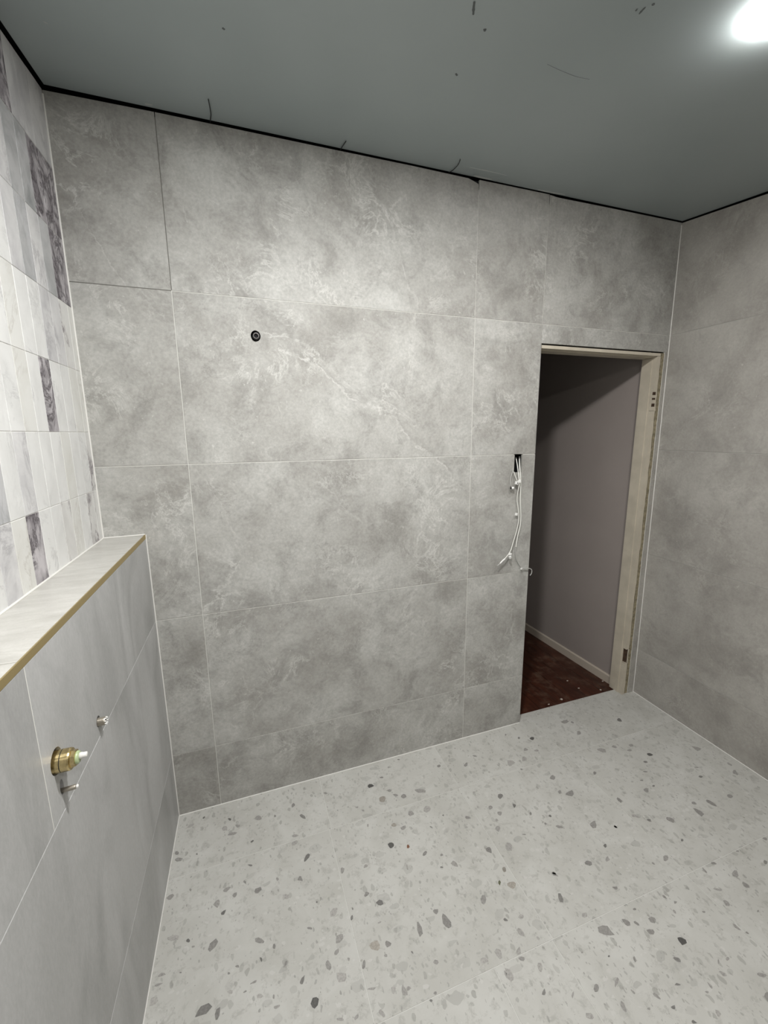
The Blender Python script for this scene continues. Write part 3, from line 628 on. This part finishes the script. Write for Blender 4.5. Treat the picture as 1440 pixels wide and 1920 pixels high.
# leave the fittings' pockets open: the grout body is only a thin skin there
wall_ledge = None
core = MB()
def ybox(mb, s0, s1, t0, t1, n1=-0.0016, n0=-0.0105):
    addwall(mb, fr_ledge, s0, s1, t0, t1, n1, n0)
ybox(core, 0.0, 0.60, -0.01, 1.218); ybox(core, 0.70, 0.80, -0.01, 1.218); ybox(core, 0.93, SF, -0.01, 1.218)
ybox(core, 0.60, 0.70, -0.01, 0.90); ybox(core, 0.60, 0.70, 0.96, 1.218)
ybox(core, 0.80, 0.93, -0.01, 0.90); ybox(core, 0.80, 0.93, 1.04, 1.218)
for (y0, y1) in ((0.0, Y_FRONT),):
    v = [(xl(1.2, y0) - 0.005, y0, 1.219), (xg(y0) - 0.010, y0, 1.219), (xg(y0) - 0.010, y0, 1.2302), (xl(1.2, y0) - 0.005, y0, 1.2302),
         (xl(1.2, y1) - 0.005, y1, 1.219), (xg(y1) - 0.010, y1, 1.219), (xg(y1) - 0.010, y1, 1.2302), (xl(1.2, y1) - 0.005, y1, 1.2302)]
    core.add([(a_ + (0.0072 if i_ in (1, 2, 5, 6) else 0), b_, c_ + (0.0008 if c_ > 1.225 else 0)) for i_, (a_, b_, c_) in enumerate(v)], [(0, 1, 2, 3), (7, 6, 5, 4), (0, 4, 5, 1), (1, 5, 6, 2), (2, 6, 7, 3), (3, 7, 4, 0)])
wall_ledge = core.build('wall_ledge', M_GROUT, kind='structure')
back = MB(); addwall(back, fr_ledge, 0.0, SF, -0.01, 1.218, -0.055, -0.08); back.build('wall_board', M_BLACK, wall_ledge)
VJ = 0.9130
STUB = (0.656, 0.930, 0.0120, 0.0130); VALV = (0.866, 0.998, 0.0240, 0.0250); LEV = (0.863, 0.939, 0.0075, 0.0160)
for r in range(3):
    for (a, b) in (((0.0008, VJ - 0.001), (VJ + 0.001, 2.113), (2.115, SF)) if r == 2 else ((0.0008, 1.513), (1.515, SF))):
        t0 = (0.0008, 0.2955, 0.8930)[r]; t1 = (0.2935, 0.8910, 1.2185)[r]
        if r == 2 and a < 0.1:
            tile('tile', (a, b, t0, t1), fr_ledge, M_LEDGE, wall_ledge, holes=(STUB,),
                 cuts=[((0, 0.55, 0, 2), None), ((0.55, 0.76, 0, 2), STUB), ((0.76, 2, 0, 0.9565), LEV), ((0.76, 2, 0.9565, 2), VALV)])
        else:
            tile('tile', (a, b, t0, t1), fr_ledge, M_LEDGE, wall_ledge)
mb = MB(); addwall(mb, fr_ledge, VJ - 0.0011, VJ + 0.0011, 0.894, 1.2180, -0.0035, -0.0002); mb.build('grout_line', M_GROUT, wall_ledge)
for (a, b) in ((0.0008, 0.9190), (0.9206, 2.12), (2.1225, SF)):
    mb = MB(); P_ = []
    for z in (LEDGE_Z, LEDGE_Z - 0.009):
        for s, e in ((a, 0), (b, 0), (b, 1), (a, 1)):
            P_.append((xl(1.23, -s) + 0.0012 if e == 0 else xg(-s) - 0.0040, -s, z))
    mb.add(P_, [(0, 1, 2, 3), (7, 6, 5, 4)] + [(i, (i + 1) % 4, 4 + (i + 1) % 4, 4 + i) for i in range(4)])
    mb.build('capping_tile', M_CAP, wall_ledge, origin=(-0.25, -(a + b) / 2, LEDGE_Z))
# brass edge strip: flat vertical face with a thin returned top lip
mb = MB()
for (s0, s1) in ((0.0012, SF),):
    prof = [(0.0008, 1.2200), (0.0008, 1.2350), (0.0002, 1.2354), (-0.0016, 1.2354), (-0.0022, 1.2350), (-0.0022, 1.2330), (-0.0022, 1.2200)]
    n = len(prof); V = [(xg(-s) + d, -s, z) for s in (s0, s1) for d, z in prof]
    mb.add(V, [tuple(range(n)), tuple(range(2 * n - 1, n - 1, -1))] + [(i, n + i, n + (i + 1) % n, (i + 1) % n) for i in range(n)])
mb.build('edge_strip', M_BRASS, wall_ledge, label='brushed brass edge strip')
bead('sealant_bead', (xl(1.235) + 0.002, -0.001, 1.2335), (xl(1.235, Y_FRONT) + 0.002, Y_FRONT, 1.2335), 0.0028, wall_ledge, M_BEAD)
bead('sealant_bead', (xl(1.235) + 0.002, -0.0015, 1.2335), (xg(0) - 0.001, -0.0015, 1.2345), 0.0026, wall_ledge, M_BEAD)
bead('sealant_bead', (xg(0) + 0.0005, -0.001, 0.0005), (xg(Y_FRONT) + 0.0005, Y_FRONT, 0.0005), 0.0022, wall_ledge, M_BEAD)

# ---------------------------------------------------------------- wall behind the camera
mb = MB()
mb.add([(-0.45, Y_FRONT, -0.01), (2.5, Y_FRONT, -0.01), (2.5, Y_FRONT, ceil_z(Y_FRONT) + 0.01), (-0.45, Y_FRONT, ceil_z(Y_FRONT) + 0.01),
        (-0.45, Y_FRONT - 0.09, -0.01), (2.5, Y_FRONT - 0.09, -0.01), (2.5, Y_FRONT - 0.09, ceil_z(Y_FRONT) + 0.01), (-0.45, Y_FRONT - 0.09, ceil_z(Y_FRONT) + 0.01)],
       [(0, 1, 2, 3), (7, 6, 5, 4), (0, 4, 5, 1), (1, 5, 6, 2), (2, 6, 7, 3), (3, 7, 4, 0)])
mb.build('wall_front', M_STONE_R, kind='structure')

# ---------------------------------------------------------------- door frame
door = empty('door_1', (1.95, 0.04, 0.0), kind='structure')
def dbuild(mb, name, mat, **kw):
    o = mb.build(name, mat, None, origin=(1.95, 0.04, 0.0), **kw); o.parent = door; o.location = (0, 0, 0); return o
JX = 2.305
rg = random.Random(11)
def skin_col(mb, x0f, x1f, y0, y1, z0, z1, step=0.03):
    """strip whose right-hand (x1) edge is ragged"""
    n = max(1, int((z1 - z0) / step)); vs = []
    for i in range(n + 1):
        z = z0 + (z1 - z0) * i / n; xa = x0f; xb = x1f + rg.uniform(-0.0025, 0.002)
        vs += [(xa, y0, z), (xb, y0, z), (xb, y1, z), (xa, y1, z)]
    fs = []
    for i in range(n):
        a = 4 * i; b = a + 4
        fs += [(a, a + 1, b + 1, b), (a + 1, a + 2, b + 2, b + 1), (a + 2, a + 3, b + 3, b + 2), (a + 3, a, b, b + 3)]
    fs += [(0, 3, 2, 1), (4 * n, 4 * n + 1, 4 * n + 2, 4 * n + 3)]
    mb.add(vs, fs)
mort = [(0.205, 0.300), (1.700, 1.805)]
mb = MB()
# core of the jamb and the painted faces, interrupted at the two hinge cut-outs
mb.box(JX + 0.004, 2.345, 0.006, 0.088, 0.0, 1.98)
jamb_core = dbuild(mb, 'jamb_core', M_TIMBER)
mb = MB(); z = 0.0
for (a, b) in mort + [(1.98, None)]:
    skin_col(mb, JX, 2.3255, 0.0, 0.022, z, a)
    if b is None: break
    skin_col(mb, 2.3215, 2.3265, 0.0, 0.004, a, b, 0.012)     # sliver of paint left outside the cut-out
    z = b
mb.box(JX, JX + 0.005, 0.022, 0.0895, 0.0, 1.98)
mb.box(JX - 0.003, JX + 0.002, 0.030, 0.0895, 0.0, 1.975)     # slightly proud inner band
dbuild(mb, 'jamb', M_CREAM, label='cream painted door jamb with two old hinge cut-outs')
# leftovers of paint inside the upper cut-out
mb = MB()
for za, zb in ((1.7015, 1.722), (1.739, 1.758), (1.768, 1.783), (1.799, 1.8045)): mb.box(JX + 0.0008, 2.3225, 0.0008, 0.0215, za, zb)
for za, zb in ((1.722, 1.739), (1.758, 1.768), (1.783, 1.799)): mb.box(JX + 0.0008, 2.3225, 0.0125, 0.0215, za, zb)
mb.box(JX + 0.003, 2.316, 0.003, 0.02, 0.207, 0.214)
dbuild(mb, 'paint_remnant', M_CREAM)
mb = MB(); mb.box(1.520, DX0 + 0.0005, 0.0125, 0.0885, 0.0, 1.98)
dbuild(mb, 'jamb', M_CREAM)
mb = MB()
mb.box(1.561, 2.3225, 0.0, 0.020, 1.9815, 1.9960); mb.box(1.56, JX + 0.02, 0.012, 0.0895, 1.9800, 1.9945)
mb.box(1.56, JX + 0.01, 0.030, 0.0895, 1.9770, 1.9805)
dbuild(mb, 'head', M_CREAM)
# old timber and adhesive showing between jamb and tile slip
mb = MB(); skin_col(mb, 2.331, 2.3515, 0.003, 0.012, 0.0, 1.998, 0.02); dbuild(mb, 'packing_strip', M_RENDER)

# ---------------------------------------------------------------- hallway
mb = MB(); mb.box(0.4, 2.6, 0.055, 3.0, -0.12, -0.024); hall_floor = mb.build('floor_hall', M_BLACK, kind='structure')
x = 0.45; i = 0
while x < 2.40:
    wdt = 0.118
    mb = MB(); mb.box(x + 0.0008, x + wdt - 0.0008, 0.0565, 3.0, -0.024, -0.004 + 0.0008 * rg.uniform(-1, 1))
    mb.build('floorboard', M_WOOD, hall_floor, origin=(x + wdt / 2, 1.5, -0.004)); x += wdt
mb = MB(); mb.box(0, 1, 0.0895, 3.0, -0.02, 2.5, f=lambda x, y, z: (xh(y) + x * 0.09, y, z)); mb.build('wall_hall_right', M_HALL, kind='structure')
mb = MB(); mb.box(0.4, 2.5, 3.0, 3.1, -0.02, 2.5); mb.build('wall_hall_back', M_HALL, kind='structure')
mb = MB(); mb.box(0.40, 0.5, 0.10, 3.0, -0.02, 2.5); mb.build('wall_hall_left', M_HALL, kind='structure')
mb = MB(); mb.box(0.4, 2.5, 0.10, 3.1, 2.45, 2.52); mb.build('ceiling_hall', M_HALL, kind='structure')
mb = MB(); mb.box(0.5, DX0 - 0.006, 0.0855, 0.0995, -0.02, 2.45); mb.build('wall_hall_front', M_HALL, kind='structure')
mb = MB()
prof = [(0.0, -0.006), (0.0, 0.052), (-0.006, 0.052), (-0.011, 0.046), (-0.012, -0.006)]
n = len(prof); V = [(xh(y) + d, y, z) for y in (0.0895, 2.99) for d, z in prof]
mb.add(V, [tuple(range(n)), tuple(range(2 * n - 1, n - 1, -1))] + [(i, n + i, n + (i + 1) % n, (i + 1) % n) for i in range(n)])
mb.build('baseboard_hall', M_SKIRT, kind='structure')

# plaster crumbs on the boards
def crumb(x, y, r, label):
    rr = random.Random(int(x * 1000) + int(y * 7777)); bm = bmesh.new(); bmesh.ops.create_icosphere(bm, subdivisions=1, radius=r)
    for v in bm.verts:
        v.co = Vector((v.co.x * rr.uniform(0.45, 1.5), v.co.y * rr.uniform(0.35, 1.1), v.co.z * rr.uniform(0.2, 0.6)))
    mz = min(v.co.z for v in bm.verts)
    me = bpy.data.meshes.new('plaster_crumb'); bm.to_mesh(me); bm.free()
    o = link('plaster_crumb', me, M_PLASTER, label=label, cat='debris', group='plaster crumbs on the dark hallway boards')
    o.location = (x, y, -0.0035 - mz)
crumb(2.311, 0.149, 0.009, 'largest pale plaster crumb, by the hallway skirting next to the jamb')
crumb(2.224, 0.082, 0.008, 'pale crumb on the boards close to the foot of the door jamb')
crumb(2.109, 0.142, 0.006, 'small pale crumb on the boards, middle of the doorway')
crumb(1.927, 0.088, 0.009, 'pale crumb near the tile edge, middle of the doorway')
crumb(1.823, 0.077, 0.007, 'pale crumb at the tile edge towards the left of the doorway')
crumb(2.102, 0.230, 0.006, 'tiny pale crumb farther back on the dark boards')


# ---------------------------------------------------------------- shower outlet in the back wall
o = empty('shower_outlet', (0.2705, 0.0, 1.9565), 'round black pipe outlet stub in the grey back wall', 'pipe fitting')
def child(mb, name, mat, root, **kw):
    ob = mb.build(name, mat, None, origin=root.location, **kw); ob.parent = root; ob.location = (0, 0, 0); return ob
mb = MB(); cx, cz = 0.2712, 1.9545
lathe(mb, [(0, 0.0130), (0.0515, 0.0130), (0.0530, 0.0118), (0.0530, 0.0098)], (cx, 0.040, cz), (0, -1, 0), 28, cap=False)
child(mb, 'elbow_body', M_DKMETAL, o, smooth=True)
mb = MB(); lathe(mb, [(0, 0.0101), (0.0006, 0.0096), (0.0006, 0.0082), (-0.012, 0.0078)], (cx, -0.0130, cz), (0, -1, 0), 28, cap=False)
child(mb, 'rim', M_RIM, o, smooth=True)
mb = MB(); lathe(mb, [(0, 0.0078), (0.001, 0.0078)], (cx, -0.004, cz), (0, -1, 0), 28); child(mb, 'bore', M_BLACK, o)

# ---------------------------------------------------------------- fittings on the low ledge wall
def ledge_pt(s, t, n): return Vector(fr_ledge(s, t, n))
ax = (1, 0, 0)
v = empty('mixer_valve', ledge_pt(0.863, 0.996, 0), 'brass mixer valve body with white spindle on the low tiled wall', 'valve')
b = ledge_pt(0.863, 0.9945, -0.035)
mb = MB(); lathe(mb, [(0, 0.0203), (0.0430, 0.0203), (0.0430, 0.0190)], b, ax, 48, cap=False)
lathe(mb, [(0.0445, 0.0190), (0.0445, 0.0203), (0.0560, 0.0203), (0.0585, 0.0190), (0.0590, 0.0150)], b, ax, 48, cap=False); child(mb, 'body', M_BRASS2, v)
mb = MB(); lathe(mb, [(0.0428, 0.0198), (0.0447, 0.0198)], b, ax, 48); child(mb, 'seal_ring', M_RUBBER, v)
mb = MB(); lathe(mb, [(0.0585, 0.0185), (0.0590, 0.0158), (0.0660, 0.0150), (0.0665, 0.0120)], b, ax, 8, cap=False); child(mb, 'hexagonal_nut', M_BRASS2, v)
mb = MB(); lathe(mb, [(0.058, 0.0118), (0.0690, 0.0118), (0.0710, 0.0095), (0.0710, 0.002)], b, ax, 24); child(mb, 'cartridge', M_GREEN, v, smooth=True)
mb = MB(); lathe(mb, [(0.0700, 0.0062), (0.0745, 0.0060), (0.0770, 0.0052), (0.0825, 0.0050), (0.0835, 0.0038)], b, (1, 0.0, 0.03), 16); child(mb, 'spindle', M_CLEAR, v, smooth=True)

v = empty('diverter_pin', ledge_pt(0.862, 0.935, 0), 'thin metal pin in a slot below the brass valve', 'pipe fitting')
b = ledge_pt(0.862, 0.9295, -0.02)
mb = MB(); lathe(mb, [(0, 0.0046), (0.0405, 0.0046), (0.0425, 0.0034)], b, (1, 0, 0.06), 16); child(mb, 'pin', M_STEEL, v, smooth=True)
mb = MB(); lathe(mb, [(0.0424, 0.0036), (0.0445, 0.0036), (0.0460, 0.0022)], b, (1, 0, 0.06), 12); child(mb, 'pin_cap', M_CLEAR, v, smooth=True)
mb = MB(); lathe(mb, [(0, 0.0052), (0.024, 0.0052)], ledge_pt(0.862, 0.943, -0.045), (1, 0, 0), 14); child(mb, 'backing_lug', M_STEEL, v)

v = empty('pipe_stub', ledge_pt(0.655, 0.929, 0), 'short threaded pipe stub in the low wall, nearer the back corner', 'pipe fitting')
b = ledge_pt(0.655, 0.9275, -0.02)
mb = MB(); prof = [(0, 0.0092)]
for k in range(8):
    prof += [(0.019 + k * 0.0018, 0.0092), (0.0199 + k * 0.0018, 0.0098)]
prof += [(0.035, 0.0090), (0.0355, 0.0070), (0.025, 0.0068)]
lathe(mb, prof, b, ax, 20, cap=False); child(mb, 'thread', M_STEEL, v)
mb = MB()
for k in range(8):
    a = 2 * math.pi * (k + 0.5) / 8
    lathe(mb, [(0.0, 0.0018), (0.0035, 0.0014)], b + Vector((0.0345, math.cos(a) * 0.0078, math.sin(a) * 0.0078)), ax, 6)
child(mb, 'castellated_plug', M_WHITE, v)
mb = MB(); lathe(mb, [(0.026, 0.0068), (0.027, 0.0068)], b, ax, 16); child(mb, 'bore', M_BLACK, v)

# ---------------------------------------------------------------- loose cables from the switch slot
def cpt(x, z, d):   # position d in front of the wall, seen against wall point x,z
    return Vector((x - (x - 0.182) * d / 1.712, -d, z - (z - 1.598) * d / 1.712))
GR = 'loose cables hanging from the wall slot'
e = empty('electrical_cable', (1.46, -0.015, 1.20), 'white cable ending in a bared tip, lowest left end of the bunch', 'cable', GR)
A = [(1.447, 1.475, -0.030), (1.459, 1.43, -0.012), (1.469, 1.38, 0.012), (1.476, 1.347, 0.020), (1.4687, 1.306, 0.014), (1.4664, 1.2646, 0.010), (1.4733, 1.2306, 0.012), (1.4806, 1.1921, 0.014),
     (1.4807, 1.1495, 0.012), (1.4691, 1.0947, 0.014), (1.4566, 1.0526, 0.018), (1.4419, 1.0063, 0.022), (1.4212, 0.9779, 0.024), (1.3976, 0.9586, 0.026)]
mb = MB(); tube(mb, [cpt(*p) for p in A], 0.0026, 8); child(mb, 'sheath', M_CABLE, e, smooth=True)
mb = MB(); tube(mb, [cpt(1.412, 0.968, 0.026), cpt(1.3976, 0.9586, 0.026), cpt(1.384, 0.946, 0.027)], 0.0036, 8); child(mb, 'end_sleeve', M_WHITE, e, smooth=True)
mb = MB(); tube(mb, [cpt(1.386, 0.948, 0.027), cpt(1.369, 0.9356, 0.028)], 0.0024, 8); child(mb, 'bared_tip', M_CABLEG, e, smooth=True)
def block(root, name, c, sx, sy, sz, rot, mat=M_WHITE, hole=True):
    mb = MB(); R = Matrix.Rotation(rot, 3, 'Y'); c = Vector(c)
    f = lambda x, y, z: tuple(c + R @ Vector((x, y, z)))
    mb.box(-sx, sx, -sy, sy, -sz, sz, f=f); mb.box(-sx * 0.55, sx * 0.55, -sy * 1.35, -sy * 0.8, -sz * 0.62, sz * 0.62, f=f)
    child(mb, name, mat, root)
    if hole:
        mb = MB(); lathe(mb, [(0, min(sx, sz) * 0.38), (0.0006, min(sx, sz) * 0.38)], c + Vector((0, -sy * 1.35, 0)), (0, -1, 0), 12); child(mb, 'screw_hole', M_BLACK, root)
block(e, 'connector', cpt(1.4405, 0.990, 0.024), 0.0060, 0.0050, 0.0065, 0.4, hole=False)
block(e, 'connector', cpt(1.4415, 0.972, 0.028), 0.0052, 0.0050, 0.0060, -0.3)

e = empty('electrical_cable', (1.49, -0.015, 1.20), 'grey-white cable hooking round the tile edge into the doorway', 'cable', GR)
B = [(1.467, 1.478, -0.030), (1.4711, 1.4292, -0.012), (1.4790, 1.38, 0.004), (1.483, 1.3387, 0.006), (1.4845, 1.297, 0.007), (1.4856, 1.255, 0.008), (1.4902, 1.2126, 0.008), (1.4943, 1.1698, 0.008), (1.492, 1.1271, 0.008),
     (1.4821, 1.0849, 0.008), (1.4767, 1.0507, 0.009), (1.4735, 1.0205, 0.009)]
B2 = [(1.4735, 1.0205, 0.009), (1.4761, 0.9764, 0.008), (1.4881, 0.9441, 0.008), (1.5101, 0.9149, 0.009), (1.5313, 0.9034, 0.011), (1.5640, 0.8991, 0.012), (1.5795, 0.888, 0.012), (1.5785, 0.870, 0.010), (1.570, 0.860, 0.008)]
mb = MB(); tube(mb, [cpt(*p) for p in B], 0.0033, 8); child(mb, 'sheath', M_CABLE, e, smooth=True)
mb = MB(); tube(mb, [cpt(*p) for p in B2], 0.0022, 8); child(mb, 'inner_core', M_CABLEG, e, smooth=True)
block(e, 'connector', cpt(1.515, 0.9035, 0.013), 0.0040, 0.0035, 0.0040, 0.2)
block(e, 'cable_tag', cpt(1.4660, 1.193, 0.016), 0.0065, 0.0016, 0.0065, 0.25, hole=False)

e = empty('electrical_cable', (1.44, -0.015, 1.38), 'short wire with a black and white terminal, leftmost below the slot', 'cable', GR)
Cc = [(1.434, 1.480, -0.030), (1.4301, 1.4465, -0.012), (1.4334, 1.4141, 0.004), (1.4254, 1.3861, 0.010), (1.4218, 1.3659, 0.012), (1.4245, 1.3433, 0.014), (1.4300, 1.332, 0.014)]
mb = MB(); tube(mb, [cpt(*p) for p in Cc], 0.0019, 8); child(mb, 'sheath', M_CABLEG, e, smooth=True)
mb = MB(); tube(mb, [cpt(1.4387, 1.4058, 0.006), cpt(1.4497, 1.381, 0.013), cpt(1.4606, 1.3601, 0.018)], 0.0022, 8); child(mb, 'branch_wire', M_CABLE, e, smooth=True)
mb = MB(); lathe(mb, [(0, 0.0055), (0.006, 0.0060), (0.0065, 0.0055)], cpt(1.4235, 1.3265, 0.015), (0.9, -0.3, 0.0), 14); child(mb, 'terminal_cap', M_RUBBER, e)
mb = MB(); lathe(mb, [(0, 0.0060), (0.010, 0.0060), (0.0115, 0.0045)], cpt(1.4305, 1.3262, 0.018), (0.9, -0.3, 0.0), 14); child(mb, 'terminal_body', M_WHITE, e, smooth=True)
e = empty('cable_clip', cpt(1.466, 1.352, 0.02), 'white plastic cable clip gripping the bunch just below the slot', 'clip')
block(e, 'clip_body', cpt(1.4595, 1.350, 0.023), 0.0075, 0.0045, 0.0075, 0.25)
block(e, 'clip_wing', cpt(1.474, 1.357, 0.022), 0.0060, 0.0040, 0.0070, -0.2, hole=False)

# ---------------------------------------------------------------- strands poking from the ceiling gap
for pts, lab in (([(0.167, -0.002), (0.170, -0.028), (0.172, -0.060), (0.168, -0.130)], 'dark strand hanging from the ceiling gap, nearest the marble wall'),
                 ([(0.612, -0.002), (0.614, -0.035), (0.617, -0.068)], 'shortest dark strand poking from the ceiling gap, the middle one'),
                 ([(1.056, -0.002), (1.062, -0.030), (1.060, -0.075), (1.048, -0.113)], 'curved dark strand at the ceiling gap, nearest the doorway')):
    P0 = [(x, y, ceil_z(y) - 0.006 - 0.0 * y) for x, y in pts]; P0[-1] = (P0[-1][0], P0[-1][1], P0[-1][2] - 0.002)
    P0 = [(a, b, max(c, ceil_z(b) - 0.0035)) for a, b, c in P0]
    o = empty('wire_strand', P0[0], lab, 'wire', 'loose strands along the ceiling gap')
    mb = MB(); tube(mb, P0, 0.0014, 6); child(mb, 'strand', M_STRAND, o, smooth=True)

# ---------------------------------------------------------------- ceiling lamps and an added rear fill
def lamp(name, label, spec, radius, drop, es, lr):
    (x, y), watts, col = spec
    z = ceil_z(y); nrm = Vector((0, 0.12496, -1)).normalized()
    o = empty(name, (x, y, z), label, 'lamp')
    mb = MB(); lathe(mb, [(0, radius * 0.98), (drop * 0.4, radius * 0.98), (drop * 0.45, radius * 0.9)], (x, y, z), nrm, 36); child(mb, 'housing', M_WHITE, o, smooth=False)
    mb = MB(); lathe(mb, [(drop * 0.05, radius), (drop * 0.5, radius), (drop * 0.85, radius * 0.93), (drop, radius * 0.80), (drop * 1.04, 0.001)], (x, y, z), nrm, 36)
    child(mb, 'diffuser', emit(name + '_glow', col, es), o, smooth=True)
    ld = bpy.data.lights.new(name + '_light', 'AREA'); ld.shape = 'DISK'; ld.size = lr * 2; ld.energy = watts; ld.color = col
    lo = bpy.data.objects.new(name + '_light', ld); COL.objects.link(lo)
    lo.location = nrm * (drop * 1.04 + 0.003); lo.parent = o
    lo.rotation_euler = nrm.to_track_quat('-Z', 'Y').to_euler()
    return o
lamp('ceiling_downlight', 'round white ceiling downlight nearest the marble wall', MAIN_LAMP, 0.062, 0.008, 30.0, 0.058)
lamp('ceiling_downlight', 'glaring round ceiling downlight by the top right corner of the view', SIDE_LAMP, 0.058, 0.022, 105.0, 0.050)
lamp('ceiling_downlight', 'unseen fill light added at the rear of the room', REAR_FILL, 0.048, 0.008, 30.0, 0.042)  # added fill shaped like a downlight, no known lamp there
